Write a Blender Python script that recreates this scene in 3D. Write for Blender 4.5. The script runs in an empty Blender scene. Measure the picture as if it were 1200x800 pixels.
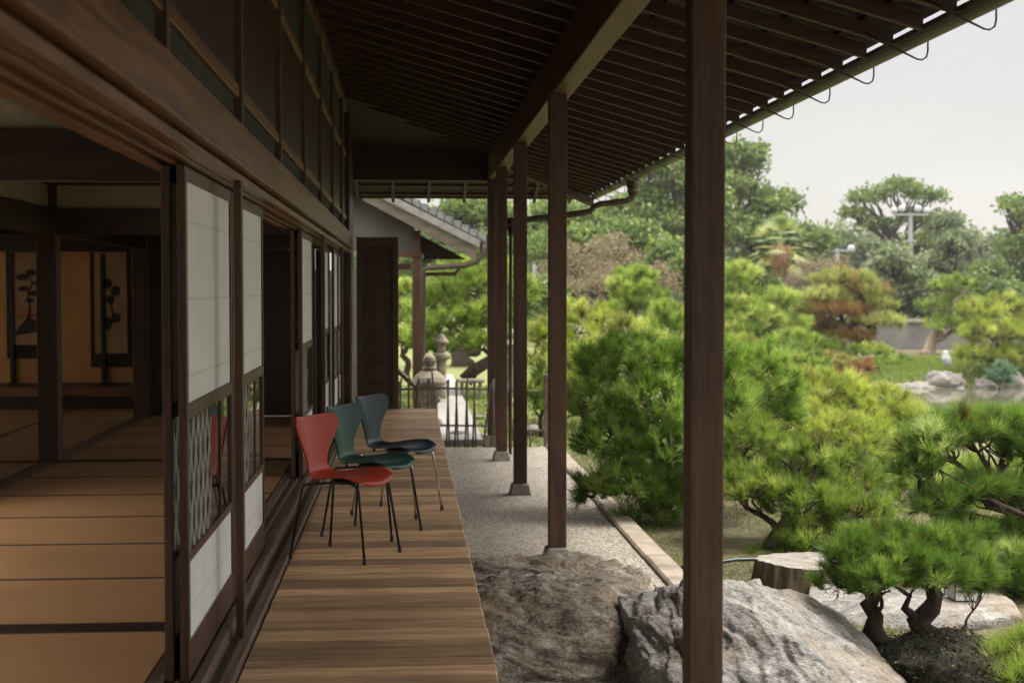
import bpy, bmesh, math, random
import numpy as np
from mathutils import Vector, noise
R = math.radians
random.seed(4); rng = np.random.default_rng(7)
scn = bpy.context.scene; COL = scn.collection

# ------------------------------------------------------------------ camera
YAW, PIT, CZ, FPX = R(4.2), R(-2.1), 2.0, 1667.0
cd = bpy.data.cameras.new('camera'); cam = bpy.data.objects.new('camera', cd); COL.objects.link(cam)
cam.location = (0, 0, CZ); cam.rotation_euler = (R(90) + PIT, 0, -YAW)
cd.sensor_width = 36; cd.lens = 50.0; cd.clip_start = .05; cd.clip_end = 600
cd.dof.use_dof = True; cd.dof.focus_distance = 8.3; cd.dof.aperture_fstop = 3.0
scn.camera = cam
# ------------------------------------------------------------------ sky and sun (overcast)
SUN_EL, SUN_AZ = R(62), R(60)       # azimuth from +Y towards +X
world = bpy.data.worlds.new('World'); scn.world = world; world.use_nodes = True
nt = world.node_tree; nt.nodes.clear(); N = nt.nodes.new; Lk = nt.links.new
sky = N('ShaderNodeTexSky'); sky.sky_type = 'NISHITA'; sky.sun_disc = False
sky.sun_elevation = SUN_EL; sky.sun_rotation = SUN_AZ
tc = N('ShaderNodeTexCoord'); sx = N('ShaderNodeSeparateXYZ'); Lk(tc.outputs['Generated'], sx.inputs[0])
mr = N('ShaderNodeMapRange'); mr.inputs['From Min'].default_value = 0; mr.inputs['From Max'].default_value = 1
mr.inputs['To Min'].default_value = 0; mr.inputs['To Max'].default_value = 1; Lk(sx.outputs['Z'], mr.inputs['Value'])
cr = N('ShaderNodeValToRGB'); cr.color_ramp.elements[0].color = (3.38, 3.20, 3.03, 1); cr.color_ramp.elements[1].color = (22, 20.8, 19.3, 1)
cr.color_ramp.elements[0].position = .27; cr.color_ramp.elements[1].position = .75
Lk(mr.outputs[0], cr.inputs[0])
mx = N('ShaderNodeMix'); mx.data_type = 'RGBA'; mx.inputs[0].default_value = .9
cn = N('ShaderNodeTexNoise'); cn.inputs['Scale'].default_value = 2.6; cn.inputs['Detail'].default_value = 5; cn.inputs['Roughness'].default_value = .5
cmp_ = N('ShaderNodeMapping'); cmp_.inputs['Scale'].default_value = (1, 1, 3.5); Lk(tc.outputs['Generated'], cmp_.inputs[0]); Lk(cmp_.outputs[0], cn.inputs[0])
cm = N('ShaderNodeMapRange'); cm.inputs['From Min'].default_value = .3; cm.inputs['From Max'].default_value = .7; cm.inputs['To Min'].default_value = .93; cm.inputs['To Max'].default_value = 1.06; Lk(cn.outputs[0], cm.inputs['Value'])
cv = N('ShaderNodeVectorMath'); cv.operation = 'SCALE'; Lk(cr.outputs[0], cv.inputs[0]); Lk(cm.outputs[0], cv.inputs['Scale'])
Lk(sky.outputs[0], mx.inputs[6]); Lk(cv.outputs[0], mx.inputs[7])
bg = N('ShaderNodeBackground'); bg.inputs[1].default_value = .1; Lk(mx.outputs[2], bg.inputs[0])
wo = N('ShaderNodeOutputWorld'); Lk(bg.outputs[0], wo.inputs[0])
sd = bpy.data.lights.new('sun', 'SUN'); sd.energy = 2.0; sd.angle = R(16); sd.color = (1, .95, .87)
sun = bpy.data.objects.new('sun', sd); COL.objects.link(sun)
sdir = Vector((math.sin(SUN_AZ) * math.cos(SUN_EL), math.cos(SUN_AZ) * math.cos(SUN_EL), math.sin(SUN_EL)))
sun.rotation_euler = sdir.to_track_quat('Z', 'Y').to_euler()
scn.view_settings.view_transform = 'Standard'; scn.view_settings.look = 'None'
scn.view_settings.exposure = 1.15; scn.view_settings.gamma = 1
scn.render.engine = 'CYCLES'
scn.cycles.max_bounces = 8; scn.cycles.diffuse_bounces = 5; scn.cycles.transparent_max_bounces = 6

# ------------------------------------------------------------------ helpers
def at(px, py, Y):
    u = (px - 600) / FPX; v = -(py - 400) / FPX
    cy, sy, cp, sp = math.cos(YAW), math.sin(YAW), math.cos(PIT), math.sin(PIT)
    d = (sy * cp + u * cy - v * sy * sp, cy * cp - u * sy - v * cy * sp, sp + v * cp)
    t = Y / d[1]
    return Vector((d[0] * t, Y, CZ + d[2] * t))

def mesh_np(name, verts, faces, k, tint=None):
    verts = np.asarray(verts, np.float32); faces = np.asarray(faces, np.int32)
    me = bpy.data.meshes.new(name); nf = len(faces)
    me.vertices.add(len(verts)); me.vertices.foreach_set('co', verts.ravel())
    me.loops.add(nf * k); me.loops.foreach_set('vertex_index', faces.ravel())
    me.polygons.add(nf); me.polygons.foreach_set('loop_start', np.arange(0, nf * k, k, dtype=np.int32))
    try: me.polygons.foreach_set('loop_total', np.full(nf, k, np.int32))
    except Exception: pass
    me.update(calc_edges=True)
    if tint is not None:
        a = me.attributes.new('tint', 'FLOAT', 'POINT'); a.data.foreach_set('value', np.asarray(tint, np.float32))
    me.validate(); return me

class MB:
    def __init__(s): s.v = []; s.f = []; s.t = []
    def add(s, vs, fs, t=.5):
        o = len(s.v); s.v += [tuple(v) for v in vs]; s.f += [tuple(i + o for i in f) for f in fs]; s.t += [t] * len(vs)
    def box(s, x0, x1, y0, y1, z0, z1, t=.5):
        if x0 > x1: x0, x1 = x1, x0
        if y0 > y1: y0, y1 = y1, y0
        s.add([(x0,y0,z0),(x1,y0,z0),(x1,y1,z0),(x0,y1,z0),(x0,y0,z1),(x1,y0,z1),(x1,y1,z1),(x0,y1,z1)],
              [(0,3,2,1),(4,5,6,7),(0,1,5,4),(1,2,6,5),(2,3,7,6),(3,0,4,7)], t); return s
    def hexa(s, p, t=.5):
        s.add(p, [(0,3,2,1),(4,5,6,7),(0,1,5,4),(1,2,6,5),(2,3,7,6),(3,0,4,7)], t); return s
    def bar(s, a, b, w, h, t=.5):
        a = Vector(a); b = Vector(b); d = (b - a).normalized()
        up = Vector((0, 0, 1)) if abs(d.z) < .95 else Vector((0, 1, 0))
        sd_ = d.cross(up).normalized() * w / 2; u = sd_.cross(d).normalized() * h / 2
        P = []
        for q in (a, b): P += [q - sd_ - u, q + sd_ - u, q + sd_ + u, q - sd_ + u]
        s.add(P, [(0,1,2,3),(7,6,5,4),(0,4,5,1),(1,5,6,2),(2,6,7,3),(3,7,4,0)], t); return s
    def tube(s, pts, rad, seg=8, t=.5, cap=True):
        pts = [Vector(p) for p in pts]
        if not hasattr(rad, '__len__'): rad = [rad] * len(pts)
        o = len(s.v); up = Vector((.13, .27, .95)).normalized(); prev = None
        for i, p in enumerate(pts):
            d = (pts[min(i + 1, len(pts) - 1)] - pts[max(i - 1, 0)]).normalized()
            if prev is None: a = d.cross(up) if abs(d.dot(up)) < .98 else d.cross(Vector((1, 0, 0)))
            else: a = prev - d * prev.dot(d)
            a.normalize(); prev = a.copy(); b = d.cross(a)
            for k in range(seg):
                an = 2 * math.pi * k / seg
                s.v.append(tuple(p + (a * math.cos(an) + b * math.sin(an)) * rad[i])); s.t.append(t)
        for i in range(len(pts) - 1):
            for k in range(seg):
                k2 = (k + 1) % seg
                s.f.append((o + i * seg + k, o + i * seg + k2, o + (i + 1) * seg + k2, o + (i + 1) * seg + k))
        if cap:
            s.f.append(tuple(o + k for k in reversed(range(seg)))); e = o + (len(pts) - 1) * seg
            s.f.append(tuple(e + k for k in range(seg)))
        return s
    def lathe(s, prof, c=(0, 0, 0), seg=24, t=.5, sq=0, rot=0):
        o = len(s.v)
        for (r, z) in prof:
            for k in range(seg):
                an = 2 * math.pi * k / seg + rot; cx, cy = math.cos(an), math.sin(an)
                m = 1 if not sq else (1 - sq) + sq / max(abs(cx), abs(cy))
                s.v.append((c[0] + r * cx * m, c[1] + r * cy * m, c[2] + z)); s.t.append(t)
        for i in range(len(prof) - 1):
            for k in range(seg):
                k2 = (k + 1) % seg
                s.f.append((o + i * seg + k, o + i * seg + k2, o + (i + 1) * seg + k2, o + (i + 1) * seg + k))
        s.f.append(tuple(o + k for k in reversed(range(seg)))); e = o + (len(prof) - 1) * seg
        s.f.append(tuple(e + k for k in range(seg))); return s
    def build(s, name, mat, parent=None, smooth=False, bevel=0, sub=0):
        me = bpy.data.meshes.new(name); me.from_pydata(s.v, [], s.f)
        a = me.attributes.new('tint', 'FLOAT', 'POINT'); a.data.foreach_set('value', s.t)
        me.materials.append(mat)
        if smooth: me.polygons.foreach_set('use_smooth', [True] * len(me.polygons))
        o = bpy.data.objects.new(name, me); COL.objects.link(o)
        if parent: attach(o, parent)
        if bevel:
            m = o.modifiers.new('bevel', 'BEVEL'); m.width = bevel; m.segments = 1; m.limit_method = 'ANGLE'
        if sub:
            m = o.modifiers.new('sub', 'SUBSURF'); m.levels = m.render_levels = sub
        return o

def wloc(o):
    l = Vector(o.location)
    while o.parent: o = o.parent; l += o.location
    return l
def attach(o, parent):
    """verts are in world space; keep them there: give the child the inverse offset of its thing"""
    o.parent = parent
    if not parent.get('local'): o.location = Vector((0, 0, 0)) - wloc(parent)
def tag(o, label=None, cat=None, group=None, kind=None):
    if label: o['label'] = label
    if cat: o['category'] = cat
    if group: o['group'] = group
    if kind: o['kind'] = kind
    return o
def thing(name, loc, label, cat, group=None, local=False, rz=0):
    o = bpy.data.objects.new(name, None); COL.objects.link(o); o.location = loc; o.rotation_euler[2] = rz
    o.empty_display_size = .1
    if local: o['local'] = 1
    return tag(o, label, cat, group)
def link_mesh(name, me, mat, parent=None):
    me.materials.append(mat); o = bpy.data.objects.new(name, me); COL.objects.link(o)
    if parent: attach(o, parent)
    return o

# ------------------------------------------------------------------ materials
def newmat(name):
    m = bpy.data.materials.new(name); m.use_nodes = True; t = m.node_tree
    b = t.nodes['Principled BSDF']; return m, t, b
def nn(t, typ, **kw):
    n = t.nodes.new(typ)
    for k, v in kw.items():
        if isinstance(v, (int, float, tuple)) and k[0] == 'i': n.inputs[int(k[1:])].default_value = v
        else: setattr(n, k, v)
    return n
def ramp(t, stops):
    r = t.nodes.new('ShaderNodeValToRGB'); e = r.color_ramp.elements
    e[0].position, e[0].color = stops[0][0], (*stops[0][1], 1); e[1].position, e[1].color = stops[-1][0], (*stops[-1][1], 1)
    for p, c in stops[1:-1]:
        k = e.new(p); k.color = (*c, 1)
    return r
def wood(name, c0, c1, axis='Y', rough=.55, grain=1., bump=.15, tintamt=.0, spec=.4, stain=.25):
    """c0 dark grain, c1 light grain; axis = the way the grain runs"""
    m, t, b = newmat(name); L = t.links.new
    tc = nn(t, 'ShaderNodeTexCoord'); mp = nn(t, 'ShaderNodeMapping'); L(tc.outputs['Object'], mp.inputs[0])
    sc = {'X': (.8, 14, 14), 'Y': (14, .8, 14), 'Z': (14, 14, .8)}[axis]
    mp.inputs['Scale'].default_value = tuple(s * grain for s in sc)
    at_ = nn(t, 'ShaderNodeAttribute'); at_.attribute_name = 'tint'
    mul = nn(t, 'ShaderNodeMath', operation='MULTIPLY', i1=37.); L(at_.outputs['Fac'], mul.inputs[0])
    cb = nn(t, 'ShaderNodeCombineXYZ'); L(mul.outputs[0], cb.inputs[0]); L(mul.outputs[0], cb.inputs[2]); L(mul.outputs[0], cb.inputs[1])
    va = nn(t, 'ShaderNodeVectorMath', operation='ADD'); L(mp.outputs[0], va.inputs[0]); L(cb.outputs[0], va.inputs[1])
    n1 = nn(t, 'ShaderNodeTexNoise'); n1.inputs['Scale'].default_value = 1.6; n1.inputs['Detail'].default_value = 8; n1.inputs['Roughness'].default_value = .65; n1.inputs['Distortion'].default_value = .6
    L(va.outputs[0], n1.inputs['Vector'])
    n2 = nn(t, 'ShaderNodeTexNoise'); n2.inputs['Scale'].default_value = 7; n2.inputs['Detail'].default_value = 4; L(va.outputs[0], n2.inputs['Vector'])
    n3 = nn(t, 'ShaderNodeTexNoise'); n3.inputs['Scale'].default_value = 2.3; n3.inputs['Detail'].default_value = 5; L(tc.outputs['Object'], n3.inputs['Vector'])
    mixf = nn(t, 'ShaderNodeMath', operation='MULTIPLY_ADD', i1=.4); L(n2.outputs[0], mixf.inputs[0])
    sc6 = nn(t, 'ShaderNodeMath', operation='MULTIPLY', i1=.6); L(n1.outputs[0], sc6.inputs[0]); L(sc6.outputs[0], mixf.inputs[2])
    r = ramp(t, [(.34, c0), (.66, c1)]); L(mixf.outputs[0], r.inputs[0])
    hsv = nn(t, 'ShaderNodeHueSaturation'); L(r.outputs[0], hsv.inputs['Color'])
    # board-to-board and weathering variation
    v1 = nn(t, 'ShaderNodeMath', operation='MULTIPLY_ADD', i1=tintamt, i2=1 - tintamt / 2); L(at_.outputs['Fac'], v1.inputs[0])
    v2 = nn(t, 'ShaderNodeMath', operation='MULTIPLY_ADD', i1=stain * 2, i2=1 - stain); L(n3.outputs[0], v2.inputs[0])
    v3 = nn(t, 'ShaderNodeMath', operation='MULTIPLY'); L(v1.outputs[0], v3.inputs[0]); L(v2.outputs[0], v3.inputs[1]); L(v3.outputs[0], hsv.inputs['Value'])
    L(hsv.outputs[0], b.inputs['Base Color'])
    rr = nn(t, 'ShaderNodeMath', operation='MULTIPLY_ADD', i1=.3, i2=rough - .15); L(n1.outputs[0], rr.inputs[0]); L(rr.outputs[0], b.inputs['Roughness'])
    b.inputs['Specular IOR Level'].default_value = spec
    bp = nn(t, 'ShaderNodeBump'); bp.inputs['Strength'].default_value = bump; bp.inputs['Distance'].default_value = .01
    L(mixf.outputs[0], bp.inputs['Height']); L(bp.outputs[0], b.inputs['Normal']); return m
def noisy(name, stops, scale=5, rough=.8, bump=.3, dist=.01, detail=8, spec=.3, scale2=None, metallic=0, vec=(1, 1, 1)):
    m, t, b = newmat(name); L = t.links.new
    tc = nn(t, 'ShaderNodeTexCoord'); mp = nn(t, 'ShaderNodeMapping'); mp.inputs['Scale'].default_value = vec; L(tc.outputs['Object'], mp.inputs[0])
    n = nn(t, 'ShaderNodeTexNoise'); n.inputs['Scale'].default_value = scale; n.inputs['Detail'].default_value = detail; n.inputs['Roughness'].default_value = .62
    L(mp.outputs[0], n.inputs['Vector']); r = ramp(t, stops); src = n.outputs[0]
    if scale2:
        q = nn(t, 'ShaderNodeTexNoise'); q.inputs['Scale'].default_value = scale2; q.inputs['Detail'].default_value = 3; L(mp.outputs[0], q.inputs['Vector'])
        a = nn(t, 'ShaderNodeMix'); a.data_type = 'FLOAT'; a.inputs[0].default_value = .45; L(n.outputs[0], a.inputs[2]); L(q.outputs[0], a.inputs[3]); src = a.outputs[0]
    L(src, r.inputs[0]); L(r.outputs[0], b.inputs['Base Color'])
    b.inputs['Roughness'].default_value = rough; b.inputs['Specular IOR Level'].default_value = spec; b.inputs['Metallic'].default_value = metallic
    if bump:
        bp = nn(t, 'ShaderNodeBump'); bp.inputs['Strength'].default_value = bump; bp.inputs['Distance'].default_value = dist
        L(src, bp.inputs['Height']); L(bp.outputs[0], b.inputs['Normal'])
    return m
def foliage(name, stops, transl=.35, rough=.5):
    m, t, b = newmat(name); L = t.links.new
    a = nn(t, 'ShaderNodeAttribute'); a.attribute_name = 'tint'; r = ramp(t, stops); L(a.outputs['Fac'], r.inputs[0])
    L(r.outputs[0], b.inputs['Base Color']); b.inputs['Roughness'].default_value = rough; b.inputs['Specular IOR Level'].default_value = .35
    tr = nn(t, 'ShaderNodeBsdfTranslucent'); mxr = nn(t, 'ShaderNodeMixShader', i0=transl)
    g = nn(t, 'ShaderNodeHueSaturation'); g.inputs['Value'].default_value = 1.5; g.inputs['Saturation'].default_value = 1.1; L(r.outputs[0], g.inputs['Color']); L(g.outputs[0], tr.inputs[0])
    L(b.outputs[0], mxr.inputs[1]); L(tr.outputs[0], mxr.inputs[2]); L(mxr.outputs[0], t.nodes['Material Output'].inputs[0]); return m
def flat(name, c, rough=.5, spec=.5, metallic=0):
    m, t, b = newmat(name); b.inputs['Base Color'].default_value = (*c, 1); b.inputs['Roughness'].default_value = rough
    b.inputs['Specular IOR Level'].default_value = spec; b.inputs['Metallic'].default_value = metallic; return m

W = {}
W['post'] = wood('dark post wood', (.034, .017, .010), (.120, .063, .036), 'Z', .5, 1, .12)
W['beam'] = wood('roof beam wood', (.045, .020, .009), (.19, .090, .038), 'Y', .5, 1, .15)
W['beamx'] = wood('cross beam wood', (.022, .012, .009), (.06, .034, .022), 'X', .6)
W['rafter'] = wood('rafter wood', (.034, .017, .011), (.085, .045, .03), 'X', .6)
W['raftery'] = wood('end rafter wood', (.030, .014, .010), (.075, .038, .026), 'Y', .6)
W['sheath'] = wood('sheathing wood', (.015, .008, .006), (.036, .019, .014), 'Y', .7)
W['trim'] = wood('warm trim wood', (.055, .022, .009), (.26, .118, .048), 'Y', .4, 1, .1, spec=.5)
W['trimz'] = wood('warm stile wood', (.035, .016, .010), (.12, .056, .032), 'Z', .45)
W['sill'] = wood('worn sill wood', (.06, .036, .024), (.23, .155, .105), 'Y', .55, 1, .3)
W['deck'] = wood('weathered deck board', (.20, .112, .058), (.74, .48, .275), 'X', .5, 1.0, .45, tintamt=.85, stain=.4)
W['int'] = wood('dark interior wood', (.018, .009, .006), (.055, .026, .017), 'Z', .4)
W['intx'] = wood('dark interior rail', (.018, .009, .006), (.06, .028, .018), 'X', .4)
W['grey'] = wood('greyed verge wood', (.09, .072, .06), (.22, .175, .145), 'X', .8)
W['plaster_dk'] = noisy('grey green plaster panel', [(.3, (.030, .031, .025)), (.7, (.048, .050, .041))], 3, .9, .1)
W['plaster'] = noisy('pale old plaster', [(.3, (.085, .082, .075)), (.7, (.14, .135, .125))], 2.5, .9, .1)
W['tatami'] = None
W['stone'] = noisy('footing stone', [(.25, (.16, .14, .12)), (.5, (.30, .27, .23)), (.8, (.44, .41, .36))], 14, .85, .4, .01)
W['lantern'] = noisy('lantern granite', [(.25, (.14, .12, .095)), (.5, (.27, .235, .185)), (.8, (.40, .36, .30))], 9, .9, .5, .02)
W['bamboo'] = noisy('weathered bamboo', [(.3, (.10, .085, .07)), (.7, (.23, .20, .17))], 9, .6, .1)
W['bark'] = noisy('dark pine bark', [(.3, (.022, .014, .010)), (.55, (.06, .042, .03)), (.8, (.13, .10, .075))], 22, .9, .9, .02, vec=(1, 1, .5))
W['bark_pale'] = noisy('pale tree bark', [(.3, (.20, .15, .11)), (.7, (.36, .29, .22))], 10, .9, .5, .02)
W['copper'] = noisy('aged copper gutter', [(.3, (.06, .056, .04)), (.7, (.11, .10, .07))], 6, .45, .05, spec=.5, metallic=.3)
W['iron'] = flat('dark iron', (.02, .02, .02), .45, .5)
W['pipe'] = noisy('brown downpipe', [(.3, (.05, .036, .028)), (.7, (.10, .075, .06))], 6, .5, .05)

def tatami_mat():
    m, t, b = newmat('woven tatami'); L = t.links.new
    tc = nn(t, 'ShaderNodeTexCoord'); mp = nn(t, 'ShaderNodeMapping'); mp.inputs['Scale'].default_value = (40, 220, 1); L(tc.outputs['Object'], mp.inputs[0])
    n = nn(t, 'ShaderNodeTexNoise'); n.inputs['Scale'].default_value = 1; n.inputs['Detail'].default_value = 3; L(mp.outputs[0], n.inputs[0])
    n2 = nn(t, 'ShaderNodeTexNoise'); n2.inputs['Scale'].default_value = 1.3; n2.inputs['Detail'].default_value = 4; L(tc.outputs['Object'], n2.inputs[0])
    a = nn(t, 'ShaderNodeMix'); a.data_type = 'FLOAT'; a.inputs[0].default_value = .5; L(n.outputs[0], a.inputs[2]); L(n2.outputs[0], a.inputs[3])
    r = ramp(t, [(.3, (.29, .150, .066)), (.7, (.47, .262, .122))]); L(a.outputs[0], r.inputs[0]); L(r.outputs[0], b.inputs['Base Color'])
    b.inputs['Roughness'].default_value = .48; b.inputs['Specular IOR Level'].default_value = .4
    bp = nn(t, 'ShaderNodeBump'); bp.inputs['Strength'].default_value = .25; bp.inputs['Distance'].default_value = .003; L(n.outputs[0], bp.inputs['Height']); L(bp.outputs[0], b.inputs['Normal'])
    return m
W['tatami'] = tatami_mat()
def paper_mat():
    m, t, b = newmat('shoji paper'); L = t.links.new
    tc = nn(t, 'ShaderNodeTexCoord'); n = nn(t, 'ShaderNodeTexNoise'); n.inputs['Scale'].default_value = 4; n.inputs['Detail'].default_value = 6; L(tc.outputs['Object'], n.inputs[0])
    r = ramp(t, [(.3, (.78, .80, .78)), (.7, (.86, .88, .87))]); L(n.outputs[0], r.inputs[0])
    # sheet seams every 0.28 m, faint uprights every 0.3 m
    sp = nn(t, 'ShaderNodeSeparateXYZ'); L(tc.outputs['Object'], sp.inputs[0]); fac = None
    for o_, per in ((2, .28), (1, .24)):
        d = nn(t, 'ShaderNodeMath', operation='DIVIDE', i1=per); L(sp.outputs[o_], d.inputs[0])
        f = nn(t, 'ShaderNodeMath', operation='FRACT'); L(d.outputs[0], f.inputs[0])
        l = nn(t, 'ShaderNodeMath', operation='LESS_THAN', i1=.035); L(f.outputs[0], l.inputs[0])
        if fac is None: fac = l
        else:
            g = nn(t, 'ShaderNodeMath', operation='MAXIMUM'); L(fac.outputs[0], g.inputs[0]); L(l.outputs[0], g.inputs[1]); fac = g
    q = nn(t, 'ShaderNodeMath', operation='MULTIPLY', i1=.35); L(fac.outputs[0], q.inputs[0])
    mi = nn(t, 'ShaderNodeMix'); mi.data_type = 'RGBA'; L(q.outputs[0], mi.inputs[0]); L(r.outputs[0], mi.inputs[6]); mi.inputs[7].default_value = (.5, .47, .4, 1)
    L(mi.outputs[2], b.inputs['Base Color']); b.inputs['Roughness'].default_value = .85; b.inputs['Specular IOR Level'].default_value = .2
    tr = nn(t, 'ShaderNodeBsdfTranslucent'); tr.inputs[0].default_value = (.7, .65, .55, 1); ms = nn(t, 'ShaderNodeMixShader', i0=.08)
    L(b.outputs[0], ms.inputs[1]); L(tr.outputs[0], ms.inputs[2]); L(ms.outputs[0], t.nodes['Material Output'].inputs[0]); return m
W['paper'] = paper_mat()
def glass_mat():
    m, t, b = newmat('window glass'); L = t.links.new
    tr = nn(t, 'ShaderNodeBsdfTransparent'); tr.inputs[0].default_value = (.86, .9, .88, 1); gl = nn(t, 'ShaderNodeBsdfGlossy'); gl.inputs['Roughness'].default_value = .02
    fr = nn(t, 'ShaderNodeFresnel'); fr.inputs[0].default_value = 1.5; ms = nn(t, 'ShaderNodeMixShader')
    L(fr.outputs[0], ms.inputs[0]); L(tr.outputs[0], ms.inputs[1]); L(gl.outputs[0], ms.inputs[2]); L(ms.outputs[0], t.nodes['Material Output'].inputs[0]); return m
W['glass'] = glass_mat()
def wallpaper(name, c0, c1, s=9):
    m, t, b = newmat(name); L = t.links.new
    tc = nn(t, 'ShaderNodeTexCoord'); v = nn(t, 'ShaderNodeTexVoronoi'); v.inputs['Scale'].default_value = s; v.feature = 'DISTANCE_TO_EDGE'; v.inputs['Randomness'].default_value = .35
    L(tc.outputs['Object'], v.inputs['Vector']); r = ramp(t, [(.04, c0), (.12, c1)]); L(v.outputs['Distance'], r.inputs[0])
    n = nn(t, 'ShaderNodeTexNoise'); n.inputs['Scale'].default_value = 2.; L(tc.outputs['Object'], n.inputs[0])
    h = nn(t, 'ShaderNodeHueSaturation'); L(r.outputs[0], h.inputs['Color']); q = nn(t, 'ShaderNodeMath', operation='MULTIPLY_ADD', i1=.5, i2=.75); L(n.outputs[0], q.inputs[0]); L(q.outputs[0], h.inputs['Value'])
    L(h.outputs[0], b.inputs['Base Color']); b.inputs['Roughness'].default_value = .7; return m
W['kokabe'] = wallpaper('patterned paper frieze', (.36, .31, .21), (.41, .355, .25), 26)
W['gold'] = wallpaper('golden patterned paper', (.66, .31, .10), (.74, .37, .13), 14)

# ------------------------------------------------------------------ ground, pond
def smooth(a, b, x):
    t = min(1, max(0, (x - a) / (b - a))); return t * t * (3 - 2 * t)
WZ = -.5
def pond_d(x, y):
    return math.hypot((x - 15.5) / 9.0, (y - 30.4) / 5.2) + .09 * noise.noise(Vector((x * .3, y * .3, 0)))
def hgt(x, y):
    h = -.05 + .05 * noise.noise(Vector((x * .25, y * .25, 3))) * smooth(2, 4, abs(x))
    h += -1.1 * (1 - smooth(.82, 1.12, pond_d(x, y)))
    h -= .28 * smooth(5, 9, x) * smooth(18, 26, y) * (1 - smooth(38, 42, y))
    h += .35 * math.exp(-((x - 15.5) / 2.5) ** 2 - ((y - 38.0) / 2.2) ** 2)
    h += 1.2 * smooth(60, 140, y)
    return h
def build_ground():
    xs = np.concatenate([np.linspace(-160, -20, 10), np.linspace(-18, -2, 9), np.arange(-1, 30, .5), np.linspace(32, 200, 22)])
    ys = np.concatenate([np.linspace(-60, -4, 8), np.arange(-3, 45, .5), np.linspace(47, 260, 36)])
    v = [(x, y, hgt(x, y)) for y in ys for x in xs]; nx = len(xs)
    f = [(j * nx + i, j * nx + i + 1, (j + 1) * nx + i + 1, (j + 1) * nx + i) for j in range(len(ys) - 1) for i in range(nx - 1)]
    me = mesh_np('ground', v, f, 4)
    m, t, b = newmat('lawn and moss ground'); L = t.links.new
    tc = nn(t, 'ShaderNodeTexCoord'); n = nn(t, 'ShaderNodeTexNoise'); n.inputs['Scale'].default_value = .55; n.inputs['Detail'].default_value = 8; L(tc.outputs['Object'], n.inputs[0])
    n2 = nn(t, 'ShaderNodeTexNoise'); n2.inputs['Scale'].default_value = 26; n2.inputs['Detail'].default_value = 6; L(tc.outputs['Object'], n2.inputs[0])
    r1 = ramp(t, [(.3, (.10, .125, .03)), (.7, (.18, .20, .06))]); L(n2.outputs[0], r1.inputs[0])
    r2 = ramp(t, [(.3, (.035, .028, .014)), (.5, (.085, .075, .032)), (.7, (.15, .125, .07))]); L(n2.outputs[0], r2.inputs[0])
    # bare earth near the house under the pines, lawn beyond
    sp = nn(t, 'ShaderNodeSeparateXYZ'); L(tc.outputs['Object'], sp.inputs[0])
    mr = nn(t, 'ShaderNodeMapRange'); mr.inputs['From Min'].default_value = 16; mr.inputs['From Max'].default_value = 19; L(sp.outputs[1], mr.inputs[0])
    ad = nn(t, 'ShaderNodeMath', operation='MULTIPLY_ADD', i1=1.2, i2=-.62); L(n.outputs[0], ad.inputs[0])
    s_ = nn(t, 'ShaderNodeMath', operation='ADD', use_clamp=True); L(mr.outputs[0], s_.inputs[0]); L(ad.outputs[0], s_.inputs[1])
    mi = nn(t, 'ShaderNodeMix'); mi.data_type = 'RGBA'; 
    ms_ = nn(t, 'ShaderNodeMapRange'); ms_.inputs['From Min'].default_value = 38; ms_.inputs['From Max'].default_value = 41; L(sp.outputs[1], ms_.inputs[0])
    mx_ = nn(t, 'ShaderNodeMapRange'); mx_.inputs['From Min'].default_value = 6; mx_.inputs['From Max'].default_value = 8; L(sp.outputs[0], mx_.inputs[0])
    mm_ = nn(t, 'ShaderNodeMath', operation='MULTIPLY'); L(ms_.outputs[0], mm_.inputs[0]); L(mx_.outputs[0], mm_.inputs[1])
    sb_ = nn(t, 'ShaderNodeMath', operation='SUBTRACT', use_clamp=True); L(s_.outputs[0], sb_.inputs[0]); L(mm_.outputs[0], sb_.inputs[1]); L(sb_.outputs[0], mi.inputs[0]); L(r2.outputs[0], mi.inputs[6]); L(r1.outputs[0], mi.inputs[7])
    L(mi.outputs[2], b.inputs['Base Color']); b.inputs['Roughness'].default_value = .95
    bp = nn(t, 'ShaderNodeBump'); bp.inputs['Strength'].default_value = .7; bp.inputs['Distance'].default_value = .03; L(n2.outputs[0], bp.inputs['Height']); L(bp.outputs[0], b.inputs['Normal'])
    g = link_mesh('ground', me, m); tag(g, kind='structure')
build_ground()
def gravel_mat():
    m, t, b = newmat('fine gravel'); L = t.links.new
    tc = nn(t, 'ShaderNodeTexCoord'); v = nn(t, 'ShaderNodeTexVoronoi'); v.inputs['Scale'].default_value = 75; L(tc.outputs['Object'], v.inputs['Vector'])
    n = nn(t, 'ShaderNodeTexNoise'); n.inputs['Scale'].default_value = 1.2; n.inputs['Detail'].default_value = 5; L(tc.outputs['Object'], n.inputs[0])
    sp = nn(t, 'ShaderNodeSeparateColor'); L(v.outputs['Color'], sp.inputs[0])
    r = ramp(t, [(0, (.165, .14, .11)), (.45, (.34, .30, .25)), (1, (.56, .51, .44))]); L(sp.outputs[0], r.inputs[0])
    h = nn(t, 'ShaderNodeHueSaturation'); L(r.outputs[0], h.inputs['Color']); q = nn(t, 'ShaderNodeMath', operation='MULTIPLY_ADD', i1=.5, i2=.78); L(n.outputs[0], q.inputs[0]); L(q.outputs[0], h.inputs['Value'])
    L(h.outputs[0], b.inputs['Base Color']); b.inputs['Roughness'].default_value = .9
    bp = nn(t, 'ShaderNodeBump'); bp.inputs['Strength'].default_value = .8; bp.inputs['Distance'].default_value = .012; bp.invert = True; L(v.outputs['Distance'], bp.inputs['Height']); L(bp.outputs[0], b.inputs['Normal']); return m
W['gravel'] = gravel_mat()
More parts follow.
